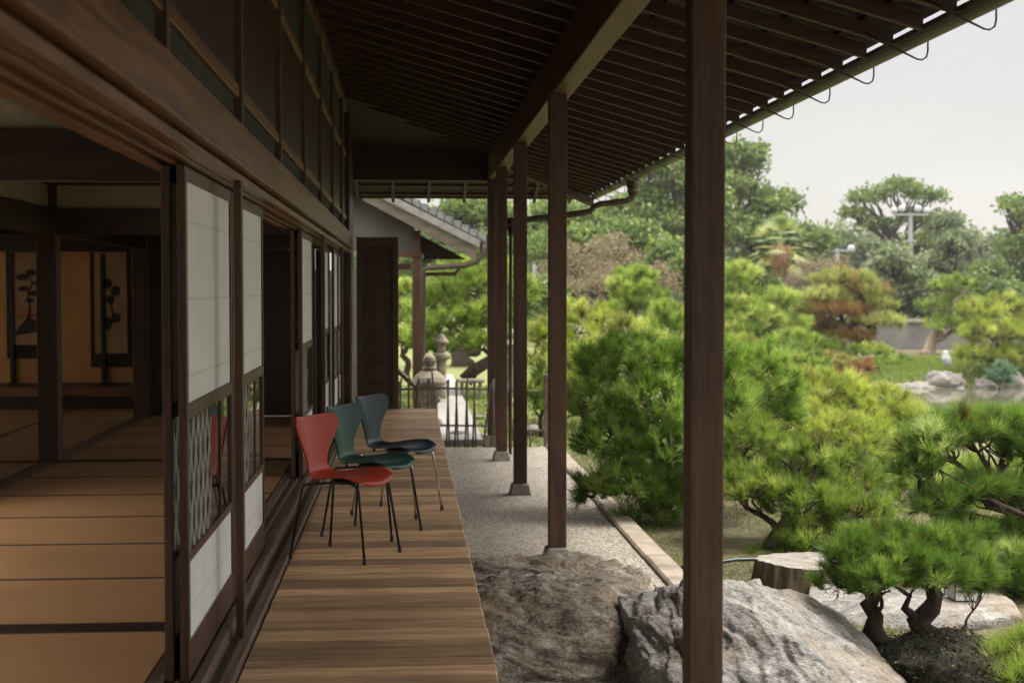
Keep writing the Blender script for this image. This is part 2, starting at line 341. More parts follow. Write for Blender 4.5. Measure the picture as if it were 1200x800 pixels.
tag(MB().box(-.6, 1.74, -5, 17.95, -.2, 0).build('gravel_path', W['gravel']), kind='structure')
tag(MB().box(-9, -3.05, -8, 9.3, -.15, .006).build('bounce_court', W['gravel']), kind='structure')  # unseen pale court added to bounce daylight onto the tatami
tag(MB().box(-14, -.6, -8, 18.5, -.2, -.01).build('earth_floor', noisy('packed earth', [(.3, (.10, .08, .06)), (.7, (.17, .14, .11))], 8)), kind='structure')
# kerb of long tan stones
kb = MB(); y = -4.0; k = 0
while y < 17.9:
    l = random.uniform(1.1, 1.7); y1 = min(y + l, 17.95); dx = random.uniform(-.012, .012)
    kb.box(1.745 + dx, 1.93 + dx, y, y1 - .012, -.15, .035 + random.uniform(-.006, .006), random.random()); y = y1
o = kb.build('kerb', noisy('tan kerb stone', [(.25, (.16, .13, .10)), (.48, (.34, .285, .225)), (.75, (.46, .40, .33))], 5, .85, .3, .01), bevel=.015); tag(o, kind='structure')
# pond
wm, wt, wb = newmat('pond water'); wb.inputs['Base Color'].default_value = (.10, .10, .07, 1); wb.inputs['Roughness'].default_value = .05
wn = nn(wt, 'ShaderNodeTexNoise'); wn.inputs['Scale'].default_value = 3; wbp = nn(wt, 'ShaderNodeBump'); wbp.inputs['Strength'].default_value = .05; wt.links.new(wn.outputs[0], wbp.inputs['Height']); wt.links.new(wbp.outputs[0], wb.inputs['Normal'])
pw = MB(); n_ = 64; pts = [(15.5 + 10.6 * math.cos(a * 2 * math.pi / n_), 30.4 + 6.2 * math.sin(a * 2 * math.pi / n_), WZ) for a in range(n_)]
pw.add(pts, [tuple(range(n_))]); tag(pw.build('pond_water', wm), kind='structure')
# pale stone garden path beyond the fence
pp = MB(); pp.hexa([(.38, 18.6, -.1), (.98, 18.6, -.1), (1.03, 33, -.1), (.66, 33, -.1), (.38, 18.6, .03), (.98, 18.6, .03), (1.03, 33, .03), (.66, 33, .03)])
tag(pp.build('garden_path', noisy('pale path stone', [(.3, (.24, .235, .22)), (.7, (.34, .33, .31))], 3, .8, .1)), kind='structure')

# ------------------------------------------------------------------ air
hm = bpy.data.materials.new('pale air'); hm.use_nodes = True; hm.node_tree.nodes.clear()
ho = hm.node_tree.nodes.new('ShaderNodeOutputMaterial'); hv = hm.node_tree.nodes.new('ShaderNodeVolumePrincipled')
hv.inputs['Color'].default_value = (.93, .94, .95, 1); hv.inputs['Density'].default_value = .0005; hv.inputs['Anisotropy'].default_value = .2
hm.node_tree.links.new(hv.outputs[0], ho.inputs['Volume'])
hz_ = MB().box(-170, 210, -70, 270, -4, 22).build('haze', hm); tag(hz_, 'thin pale haze in the far garden air', kind='stuff')
# ------------------------------------------------------------------ house
house = thing('wooden_house', (-4, 8, 0), 'dark timber teahouse with sliding paper doors, deep raftered eaves and open matted rooms', 'house')
def hp(mb, name, mat, bevel=.003, parent=None, smooth=False):
    return mb.build(name, mat, parent or house, smooth=smooth, bevel=bevel)
# veranda deck: boards laid across
dk = MB(); y = -2.0
while y < 17.58:
    w = random.choice([.105, .12, .14, .16, .19, .21]) * random.uniform(.94, 1.06); y1 = min(y + w, 17.6)
    e = random.uniform(-.006, .004)
    dk.box(-.643, .342 + e, y, y1 - .009, .497, .53 + random.uniform(-.0045, .0015), random.random()); y = y1
deck = hp(dk, 'veranda_deck', W['deck'], .005)
hp(MB().box(.20, .30, -2, 17.55, .37, .495), 'veranda_edge_beam', W['beam'])
hp(MB().box(-.62, -.52, -2, 17.55, .37, .495), 'veranda_inner_beam', W['beam'])
for k in range(11):
    yy = -1.2 + 1.83 * k
    c = hp(MB().box(.205, .295, yy, yy + .09, .06, .37), 'veranda_leg', W['post'])
    hp(MB().box(.15, .35, yy - .05, yy + .14, -.03, .058), 'footing_stone', W['stone'], .02, c)
# sills: outer rail, groove, main threshold with tracks
hp(MB().box(-.70, -.650, -3, 17.5, .50, .555), 'outer_rail', W['sill'], .004)
hp(MB().box(-.735, -.702, -3, 17.5, .48, .535), 'shutter_groove', W['sill'], .002)
hp(MB().box(-.775, -.737, -3, 17.5, .48, .60).box(-.812, -.779, -3, 17.5, .48, .590).box(-.833, -.816, -3, 17.5, .48, .60)
   .box(-.87, -.837, -3, 17.5, .48, .590).box(-.93, -.874, -3, 17.5, .48, .604), 'threshold', W['sill'], .002)
# head tracks and long lintel
hp(MB().box(-.74, -.690, -3, 17.5, 2.445, 2.478), 'shutter_head_rail', W['trim'], .004)
hp(MB().box(-.775, -.745, -3, 17.5, 2.44, 2.51).box(-.833, -.816, -3, 17.5, 2.44, 2.51).box(-.93, -.874, -3, 17.5, 2.44, 2.51).box(-.93, -.745, -3, 17.5, 2.463, 2.513), 'head_track', W['trim'], .003)
hp(MB().box(-.80, -.735, -3, 17.55, 2.515, 2.70), 'lintel_core', W['beam'])
hp(MB().box(-.733, -.678, -3, 17.58, 2.508, 2.685), 'long_lintel', W['trim'], .006)
hp(MB().box(-.733, -.655, -3, 17.58, 2.492, 2.506), 'drip_strip', W['trim'], .003)
# upper wall
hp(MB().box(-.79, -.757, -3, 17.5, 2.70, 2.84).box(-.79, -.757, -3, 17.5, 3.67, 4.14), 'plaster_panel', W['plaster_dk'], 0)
up = MB(); y = -3
while y < 17.4:
    up.box(-.79, -.752, y, y + .148, 2.90, 3.60, random.random()); y += .15
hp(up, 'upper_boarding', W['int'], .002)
hp(MB().box(-.79, -.735, -3, 17.5, 2.84, 2.897), 'lower_rail', W['trim'])
hp(MB().box(-.79, -.735, -3, 17.5, 3.603, 3.665), 'upper_rail', W['trim'])
hp(MB().box(-.82, -.72, -3, 18.6, 4.14, 4.26), 'wall_plate', W['beam'])
for k in range(11):
    yy = -1.45 + 1.95 * k
    if yy < 17.4: hp(MB().box(-.775, -.722, yy, yy + .06, 2.69, 4.14), 'upper_stud', W['post'])
# wall columns
for yy in (5.90, 11.80, 15.08, 17.38):
    hp(MB().box(-.713, -.680, yy + .03, yy + .085, .557, 2.445), 'wall_column', W['trimz'], .004)
# shoji panels
def lattice(y0, y1, z0, z1, x):
    mb = MB(); s = .12; h = z1 - z0; w = y1 - y0; n = int((w + h) / s) + 2
    for k in range(-n, n):
        for sg in (1, -1):
            # line  y = y0 + k*s*1.2 + sg*t*.55, z = z0 + t
            ya = y0 + k * s; t0, t1 = 0., h
            f = .5 * sg
            # clip to y range
            a = (y0 - ya) / f; b_ = (y1 - ya) / f
            lo, hi = max(t0, min(a, b_)), min(t1, max(a, b_))
            if hi - lo > .02: mb.bar((x + sg * .0015, ya + f * lo, z0 + lo), (x + sg * .0015, ya + f * hi, z0 + hi), .005, .008)
    return mb
lat_m = noisy('pale lattice wire', [(.3, (.36, .37, .34)), (.7, (.50, .51, .47))], 20, .5, 0)
def shoji(y0, y1, x, label=None, low=True):
    s = bpy.data.objects.new('shoji', MB().box(x - .015, x + .015, y0, y0 + .045, .601, 2.438).box(x - .015, x + .015, y1 - .035, y1, .601, 2.438)
        .box(x - .014, x + .014, y0 + .045, y1 - .035, 2.385, 2.438).box(x - .014, x + .014, y0 + .045, y1 - .035, 1.535, 1.59)
        .box(x - .014, x + .014, y0 + .045, y1 - .035, 1.02, 1.055).box(x - .014, x + .014, y0 + .045, y1 - .035, .601, .735).build('shoji_frame', W['trimz'], None, bevel=.002).data)
    tmp = [o for o in COL.objects if o.name.startswith('shoji_frame')]
    for o_ in tmp: bpy.data.objects.remove(o_)
    COL.objects.link(s); attach(s, house)
    m = s.modifiers.new('bevel', 'BEVEL'); m.width = .002; m.segments = 1
    ya, yb = y0 + .045, y1 - .035
    MB().box(x + .004, x + .007, ya, yb, 1.59, 2.385).build('upper_paper', W['paper'], s)
    MB().box(x + .004, x + .007, ya, yb, .735, 1.02).build('lower_paper', W['paper'], s)
    MB().box(x + .001, x + .004, ya, yb, 1.055, 1.535).build('glass_pane', W['glass'], s)
    lattice(ya + .02, ya + (yb - ya) * .48, 1.06, 1.53, x + .009).build('wire_lattice', lat_m, s)
    ym = ya + (yb - ya) * .45
    for ym_ in (ym, ym + (yb - ym) * .5): MB().box(x - .012, x + .010, ym_, ym_ + .020, 1.055, 1.535).build('muntin', W['trimz'], s)
    return s
OUT, INN = -.7955, -.8535
shoji(5.10, 6.42, OUT); shoji(5.12, 6.44, INN)
shoji(6.46, 7.80, OUT)
shoji(10.66, 11.86, OUT); shoji(10.68, 11.88, INN)
shoji(14.45, 15.55, INN); shoji(15.30, 16.38, OUT)
shoji(16.05, 17.34, -.7955 + .0)
# storage panel at the veranda's end
x0, x1, Yp = -.625, -.112, 17.62
sp_ = MB().box(x0, x0 + .06, Yp, Yp + .06, .45, 2.64).box(x1 - .075, x1, Yp, Yp + .06, .45, 2.64).box(x0 + .06, x1 - .075, Yp + .004, Yp + .056, 2.53, 2.64).box(x0 + .06, x1 - .075, Yp + .004, Yp + .056, .45, .60)
panel = hp(sp_, 'shutter_box', W['post'], .003)
q = MB(); z = .60
while z < 2.52:
    q.box(x0 + .062, x1 - .077, Yp + .02 + random.uniform(-.004, .004), Yp + .045, z, min(z + .118, 2.528), random.random()); z += .125
hp(MB().box(x0 + .03, x1 - .03, Yp + .047, Yp + .055, .60, 2.53), 'back_board', W['int'], 0, panel)
q.build('horizontal_boards', W['rafter'], panel); MB().box(-.40, -.37, Yp + .006, Yp + .02, .60, 2.53).build('middle_stile', W['trimz'], panel)
hp(MB().box(-.84, -.70, 17.40, 18.6, .2, 4.14), 'end_wall', W['int'])

# veranda pillars
for yy, base in ((-.35, 1), (5.13, 1), (10.30, 1), (13.74, 1), (16.50, 1), (18.30, 1)):
    c = hp(MB().box(1.030, 1.157, yy, yy + .127, .112, 3.41), 'veranda_pillar', W['post'], .005)
    fs = MB(); a, b2 = .065, .10
    fs.hexa([(1.0935 - .115, yy + .063 - .115, -.04), (1.0935 + .115, yy + .063 - .115, -.04), (1.0935 + .115, yy + .063 + .115, -.04), (1.0935 - .115, yy + .063 + .115, -.04),
             (1.0935 - .082, yy + .063 - .082, .11), (1.0935 + .082, yy + .063 - .082, .11), (1.0935 + .082, yy + .063 + .082, .11), (1.0935 - .082, yy + .063 + .082, .11)])
    fs.build('footing_stone', W['stone'], c, bevel=.012)
# roof beam and end beam
hp(MB().box(1.05, 1.198, -6, 18.78, 3.412, 3.728), 'roof_beam', W['beam'], .006)
hp(MB().box(-.80, 1.048, 18.60, 18.76, 3.412, 3.60), 'end_beam', W['beamx'], .005)
hp(MB().box(-.80, 1.048, 18.63, 18.72, 3.60, 4.2), 'gable_boarding', W['int'], 0)
SL = .28
def zr(x): return 3.73 - SL * (x - 1.124)
XE, YE = 2.612, 20.26
def rafter_x(y, xa, xb=XE, w=.045, h=.08):
    mb = MB(); t = random.random()
    mb.hexa([(xa, y, zr(xa)), (xb, y, zr(xb)), (xb, y + w, zr(xb)), (xa, y + w, zr(xa)), (xa, y, zr(xa) + h), (xb, y, zr(xb) + h), (xb, y + w, zr(xb) + h), (xa, y + w, zr(xa) + h)], t)
    hp(mb, 'rafter', W['rafter'], .003)
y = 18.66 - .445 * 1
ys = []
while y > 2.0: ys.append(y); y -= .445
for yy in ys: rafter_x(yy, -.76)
far_ = [18.66 + .445 * k for k in range(0, 4)]
for yy in far_: rafter_x(yy, max(1.05, 1.124 + (yy - 18.78) + .05))
def zy(y): return 3.70 - .325 * (y - 18.79)
for k in range(8):
    x = -.72 + .50 * k
    ya = 18.765 if x < 1.1 else 18.79 + (x - 1.124) + .06
    if x > 2.5: continue
    mb = MB(); w, h = .045, .05
    mb.hexa([(x, ya, zy(ya)), (x + w, ya, zy(ya)), (x + w, YE, zy(YE)), (x, YE, zy(YE)), (x, ya, zy(ya) + h), (x + w, ya, zy(ya) + h), (x + w, YE, zy(YE) + h), (x, YE, zy(YE) + h)], .4)
    hp(mb, 'end_rafter', W['raftery'], .003)
hp(MB().bar((1.10, 18.77, 3.735), (2.64, 20.31, 3.735 - .33 * 1.50), .07, .11), 'hip_rafter', W['raftery'])
# battens over the rafters
bt = MB(); x = 2.45
while x > -.7:
    z = zr(x) + .082; yend = 18.79 + (x - 1.124) if x > 1.2 else 18.6
    bt.hexa([(x - .022, -6, z), (x + .022, -6, z - .044 * SL), (x + .022, yend, z - .044 * SL), (x - .022, yend, z), (x - .022, -6, z + .018), (x + .022, -6, z + .018 - .044 * SL), (x + .022, yend, z + .018 - .044 * SL), (x - .022, yend, z + .018)]); x -= .30
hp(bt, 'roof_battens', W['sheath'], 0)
bt = MB(); y = 20.1
while y > 18.85:
    z = zy(y) + .051; xe = 1.124 + (y - 18.79)
    bt.hexa([(-1, y - .022, z), (xe, y - .022, z), (xe, y + .022, z - .012), (-1, y + .022, z - .012), (-1, y - .022, z + .018), (xe, y - .022, z + .018), (xe, y + .022, z + .006), (-1, y + .022, z + .006)]); y -= .30
hp(bt, 'end_battens', W['raftery'], 0)
eb = MB(); za, zb = zy(18.77) + .071, zy(20.22) + .071
eb.add([(-1, 18.77, za), (1.12, 18.77, za), (2.56, 20.22, zb), (-1, 20.22, zb), (-1, 18.77, za + .02), (1.12, 18.77, za + .02), (2.56, 20.22, zb + .02), (-1, 20.22, zb + .02)], [(0,3,2,1),(4,5,6,7),(0,1,5,4),(1,2,6,5),(2,3,7,6),(3,0,4,7)])
hp(eb, 'end_sheathing', W['sheath'], 0)
hp(MB().box(-1, 2.6, 20.225, 20.25, zy(20.24) + .052, zy(20.24) + .22), 'end_fascia', W['raftery'], 0)
# roof deck (hip shape, unseen left side cut back to let daylight in) in planks seen from below
def roof_solid(off, th, xe, ye, name, mat):
    xr = -2.9; run = xe - xr; zt = lambda x: zr(x) + off; xm = 2 * xr - xe; ys_ = 9.4
    def slab(pts, nm):
        n = len(pts); mb = MB(); mb.add(pts + [(p[0], p[1], p[2] + th) for p in pts], [tuple(range(n)), tuple(reversed(range(n, 2 * n)))] + [(i, (i + 1) % n, (i + 1) % n + n, i + n) for i in range(n)]); hp(mb, nm, mat, 0)
    slab([(xe, -8, zt(xe)), (xe, ye, zt(xe)), (xr, ye - run, zt(xr)), (xr, -8, zt(xr))], name)
    slab([(xm, ys_, zt(xe)), (xr, ys_, zt(xr)), (xr, ye - run, zt(xr)), (xm, ye, zt(xe))], name)
    slab([(xr - .9, -8, zt(xr) - .9 * SL), (xr, -8, zt(xr)), (xr, ys_ - .002, zt(xr)), (xr - .9, ys_ - .002, zt(xr) - .9 * SL)], name)
    slab([(xe, ye, zt(xe)), (xm, ye, zt(xe)), (xr, ye - run, zt(xr))], name)
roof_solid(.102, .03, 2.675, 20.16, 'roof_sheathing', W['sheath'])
roof_solid(.138, .06, 2.69, 20.22, 'roof_shingles', noisy('grey shingles', [(.3, (.10, .10, .10)), (.7, (.2, .19, .18))], 12))
# gutter with hangers
gt = MB(); gx, gz, gr = 2.682, zr(2.68) + .052, .064
n_ = 9; o0 = len(gt.v)
for yy in (-5.0, 20.3):
    for rr in (gr, gr - .004):
        for k in range(n_):
            a = math.pi + math.pi * k / (n_ - 1); gt.v.append((gx + rr * math.cos(a), yy, gz + rr * math.sin(a))); gt.t.append(.5)
for k in range(n_ - 1):
    gt.f.append((k, k + 1, 2 * n_ + k + 1, 2 * n_ + k)); gt.f.append((n_ + k, 3 * n_ + k, 3 * n_ + k + 1, n_ + k + 1))
gt.f += [(0, 2 * n_, 3 * n_, n_), (n_ - 1, 2 * n_ - 1, 4 * n_ - 1, 3 * n_ - 1)]
gutter = hp(gt, 'gutter', W['copper'], 0, smooth=False)
yy = 6.62 - .89 * 2
while yy < 20.1:
    P = [(2.45, yy, gz + .02), (2.55, yy, gz - .03), (2.735, yy, gz - .112), (2.762, yy, gz - .115), (2.785, yy, gz - .10), (2.792, yy, gz - .07), (2.792, yy, gz + .01), (2.746, yy, gz + .014)]
    Qp = [Vector(p) for p in P]; MB().tube(Qp, .0055, 6).build('gutter_hanger', W['iron'], gutter, smooth=True); yy += .89
# rain head and downpipe
dp = MB().lathe([(.05, -.17), (.075, -.12), (.07, -.10), (.085, -.04), (.085, .03)], (2.70, 16.95, gz - .05), 12)
rp = hp(dp, 'rain_head', W['pipe'], 0, smooth=False)
pz = gz - .26
hp(MB().tube([(2.70, 16.95, gz - .2), (2.68, 16.95, pz), (2.62, 16.95, pz - .03), (2.30, 16.95, pz - .07), (2.22, 16.93, pz - .10), (2.18, 16.93, pz - .16), (2.0, 16.92, pz - .19), (1.42, 16.90, pz - .26), (1.27, 16.90, pz - .29)], .038, 10), 'downpipe', W['pipe'], 0, smooth=True)
hp(MB().lathe([(.03, -.16), (.055, -.05), (.06, .05)], (1.23, 16.86, pz - .29), 10).tube([(1.225, 16.86, pz - .3), (1.215, 16.75, pz - .5), (1.205, 16.70, .05)], .022, 8), 'lower_downpipe', W['pipe'], 0, smooth=True)
# interior structure
IX = -2.90
CE = 2.88
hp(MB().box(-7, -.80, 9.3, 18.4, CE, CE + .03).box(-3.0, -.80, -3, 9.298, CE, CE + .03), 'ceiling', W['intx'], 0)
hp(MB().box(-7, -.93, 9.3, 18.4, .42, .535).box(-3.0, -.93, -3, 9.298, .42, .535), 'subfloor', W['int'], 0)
for yy in (5.90, 11.74):
    XL = -3.0 if yy < 9 else -7
    hp(MB().box(XL, -.932, yy, yy + .12, .50, .603), 'floor_beam', W['intx'])
    hp(MB().box(XL, -.935, yy, yy + .12, 2.44, 2.65), 'inner_lintel', W['intx'])
    hp(MB().box(XL, -.935, yy + .045, yy + .075, 2.652, 2.84), 'paper_frieze', W['kokabe'], 0)
    hp(MB().box(XL, -.935, yy + .02, yy + .10, 2.842, CE - .002), 'frieze_rail', W['intx'], 0)
    hp(MB().box(-.93, -.8745, yy, yy + .12, .61, 2.435), 'inner_column', W['int'])
hp(MB().box(IX - .06, IX + .06, 6.025, 17, .50, .606), 'inner_sill', W['sill'])
hp(MB().box(-7, IX - .062, 9.3, 9.4, .5, 3.4), 'side_room_wall', W['plaster'], 0)
hp(MB().box(-3.02, -2.9, -3, 9.3, 2.66, 4.7).box(-3.02, -2.9, -3, 3.6, .5, 2.658), 'court_shade_wall', W['plaster'], 0)  # unseen wall, closed at the near end to darken the nearest mats
hp(MB().box(IX - .06, IX + .06, 6.025, 11.735, 2.44, 2.65).box(IX - .06, IX + .06, 11.865, 17, 2.44, 2.65), 'inner_head', W['int'])
hp(MB().box(IX - .015, IX + .015, 6.025, 11.735, 2.652, 2.84).box(IX - .015, IX + .015, 11.865, 17, 2.652, 2.84), 'side_frieze', W['kokabe'], 0)
for yy in (11.72, 15.72):
    hp(MB().box(IX - .085, IX + .075, yy, yy + .16, .61, CE), 'room_column', W['trimz'] if yy > 12 else W['post'], .004)
# dark end partition of the corridor
pt = MB(); x = IX + .08; 
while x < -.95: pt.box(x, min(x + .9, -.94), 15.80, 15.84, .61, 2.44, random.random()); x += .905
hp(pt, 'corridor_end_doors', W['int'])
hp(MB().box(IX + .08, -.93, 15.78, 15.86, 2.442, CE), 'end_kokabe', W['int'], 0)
# raised alcove
hp(MB().box(-7, IX - .062, 17.0, 17.10, .742, .85), 'alcove_edge_beam', wood('reddish alcove beam', (.12, .05, .025), (.30, .13, .06), 'X', .35))
hp(MB().box(-7, IX - .062, 17.03, 17.08, .50, .74), 'alcove_riser', W['int'], 0)
hp(MB().box(-7, IX - .062, 17.102, 18.2, .80, .845), 'alcove_floor', W['intx'], 0)
hp(MB().box(-7, IX - .062, 17.95, 18.0, .80, CE), 'alcove_wall', W['gold'], 0)
hp(MB().box(-7, IX - .062, 17.0, 17.1, 2.44, 2.65), 'alcove_head', W['intx'], 0)
hp(MB().box(IX - .06, IX - .02, 17.1, 18, .85, CE), 'alcove_side', W['int'], 0)
for x in (-4.88, -3.78):
    hp(MB().box(x, x + .05, 17.88, 17.945, .85, 2.44), 'alcove_post', W['int'])
# unseen far side of the rooms: screens added to let daylight in
fr = MB(); pn = MB()
for k in range(11):
    y0 = -2.9 + 1.85 * k
    if y0 < 9: continue
    fr.box(-7.0, -6.95, y0, y0 + .06, .6, 2.45)
    if k in (0, 2, 4, 5, 7, 9): continue
    pn.box(-6.98, -6.975, y0 + .06, y0 + 1.85, .6, 2.45)
fr.box(-7, -6.95, 9.4, 17, 2.452, 2.5); sc_ = hp(fr, 'added_far_screens', W['int'], 0)
sm_ = flat('daylight screen paper', (.8, .78, .72), .8); st_ = sm_.node_tree; stl = nn(st_, 'ShaderNodeBsdfTranslucent'); stl.inputs[0].default_value = (.9, .84, .72, 1); smx = nn(st_, 'ShaderNodeMixShader', i0=.8); st_.links.new(st_.nodes['Principled BSDF'].outputs[0], smx.inputs[1]); st_.links.new(stl.outputs[0], smx.inputs[2]); st_.links.new(smx.outputs[0], st_.nodes['Material Output'].inputs[0])  # made strongly translucent to brighten the rooms
pn.build('added_screen_paper', sm_, sc_)

# tatami mats
def mat_thing(x0, x1, y0, y1, label, group, along='X'):
    t = thing('tatami_mat', ((x0 + x1) / 2, (y0 + y1) / 2, .60), label, 'tatami mat', group)
    g = .003; b_ = .015
    if along == 'X':
        MB().box(x0 + g, x1 - g, y0 + g + b_, y1 - g - b_, .54, .600, random.random()).build('woven_surface', W['tatami'], t)
        MB().box(x0 + g, x1 - g, y0 + g, y0 + g + b_, .54, .601).box(x0 + g, x1 - g, y1 - g - b_, y1 - g, .54, .601).build('cloth_border', cloth, t)
    else:
        MB().box(x0 + g + b_, x1 - g - b_, y0 + g, y1 - g, .54, .600, random.random()).build('woven_surface', W['tatami'], t)
        MB().box(x0 + g, x0 + g + b_, y0 + g, y1 - g, .54, .601).box(x1 - g - b_, x1 - g, y0 + g, y1 - g, .54, .601).build('cloth_border', cloth, t)
cloth = flat('dark border cloth', (.035, .022, .016), .8)
ordn = ['nearest', 'second', 'third', 'fourth', 'fifth', 'sixth']
seg = (11.735 - 6.025) / 6
for k in range(6):
    mat_thing(-2.835, -.94, 6.025 + seg * k, 6.025 + seg * (k + 1), f'brown tatami mat in the open room, {ordn[k]} one counted away beyond the dark floor beam', 'tatami mats in the open room')
seg = (15.79 - 11.865) / 4
for k in range(4):
    mat_thing(-2.835, -.94, 11.865 + seg * k, 11.865 + seg * (k + 1), f'tatami mat in the dim back corridor, {ordn[k]} one behind the thick inner column', 'tatami mats in the back corridor')
mat_thing(-2.835, -.94, 4.97, 5.89, 'blurred tatami mat right in front of the dark floor beam', 'tatami mats near the camera')
mat_thing(-2.835, -.94, 4.04, 4.96, 'orange brown tatami mat at the very bottom of the open room', 'tatami mats near the camera')
for k, (ya, yb) in enumerate(((9.83, 11.73), (11.87, 13.7), (13.71, 15.5), (15.51, 17.0))):
    for j, (xa, xb) in enumerate(((-3.88, -2.965), (-4.80, -3.885))):
        mat_thing(xa, xb, ya, yb, f'tatami mat of the alcove room, {["beside the sill", "second from the sill"][j]}, in the {["nearest", "second", "third", "farthest"][k]} row', 'tatami mats in the alcove room', 'Y')

# hanging pictures in the alcove
def picture(px0, px1, py0, py1, label, kind):
    Y = 17.94; a = at(px0, py1, Y); b_ = at(px1, py0, Y)
    t = thing('hanging_scroll', ((a.x + b_.x) / 2, Y, a.z), label, 'scroll painting', 'paintings on the golden wall')
    MB().box(a.x, b_.x, Y - .03, Y - .012, a.z, b_.z).build('scroll_mount', noisy('dark brocade mount', [(.35, (.03, .022, .012)), (.6, (.07, .05, .03))], 30, .8, .05), t)
    m_ = .055; MB().box(a.x + m_, b_.x - m_, Y - .036, Y - .031, a.z + .17, b_.z - .10).build('painted_silk', noisy('aged silk', [(.3, (.42, .24, .12)), (.7, (.58, .37, .20))], 2, .8, 0), t)
    ink = MB(); w = b_.x - a.x; h = b_.z - a.z; X = lambda u: a.x + u * w; Z = lambda v: a.z + v * h; yy = Y - .039
    if kind == 0:
        ink.tube([(X(.50), yy, Z(.33)), (X(.56), yy, Z(.45)), (X(.50), yy, Z(.55)), (X(.62), yy, Z(.66)), (X(.55), yy, Z(.72))], [.014, .011, .010, .008, .004], 6)
        for (u, v, r) in ((.42, .60, .13), (.66, .56, .12), (.40, .70, .15), (.62, .74, .15), (.74, .65, .10), (.56, .50, .10)):
            ink.add([(X(u + r * math.cos(a_) * (1 + .2 * math.sin(5 * a_))), yy - .001, Z(v + r * .28 * abs(math.sin(a_)) ** .7 * (1 if math.sin(a_) > 0 else -.4))) for a_ in [i * 2 * math.pi / 20 for i in range(20)]], [tuple(range(20))])
        ink.add([(X(.18), yy, Z(.20)), (X(.85), yy, Z(.24)), (X(.7), yy, Z(.33)), (X(.5), yy, Z(.36)), (X(.3), yy, Z(.28))], [(0, 1, 2, 3, 4)])
    else:
        ink.tube([(X(.45), yy, Z(.30)), (X(.55), yy, Z(.42)), (X(.5), yy, Z(.52)), (X(.6), yy, Z(.62)), (X(.45), yy, Z(.70))], [.012, .010, .008, .006, .003], 6)
        for (u, v, r) in ((.40, .36, .14), (.62, .40, .12), (.48, .55, .10), (.62, .62, .12), (.42, .68, .12)):
            ink.add([(X(u + r * math.cos(a_)), yy - .001, Z(v + r * .35 * math.sin(a_))) for a_ in [i * 2 * math.pi / 14 for i in range(14)]], [tuple(range(14))])
    ink.build('ink_tree', flat('ink', (.06, .045, .03), .8), t)
    if kind == 0:
        rb = MB(); rb.box(X(.30), X(.70), yy - .003, yy - .001, Z(.37), Z(.385))
        for k in range(5): rb.box(X(.32 + .09 * k), X(.335 + .09 * k), yy - .003, yy - .001, Z(.31), Z(.43))
        rb.box(X(.30), X(.70), yy - .0035, yy - .0032, Z(.42), Z(.428)); rb.build('painted_bridge', flat('vermilion pigment', (.50, .10, .04), .8), t)
picture(9, 57, 286, 420, 'scroll painting of a pine tree above a small red bridge', 0)
picture(107, 154, 286, 430, 'dim scroll painting of a leafy branch, right of the inner column', 1)

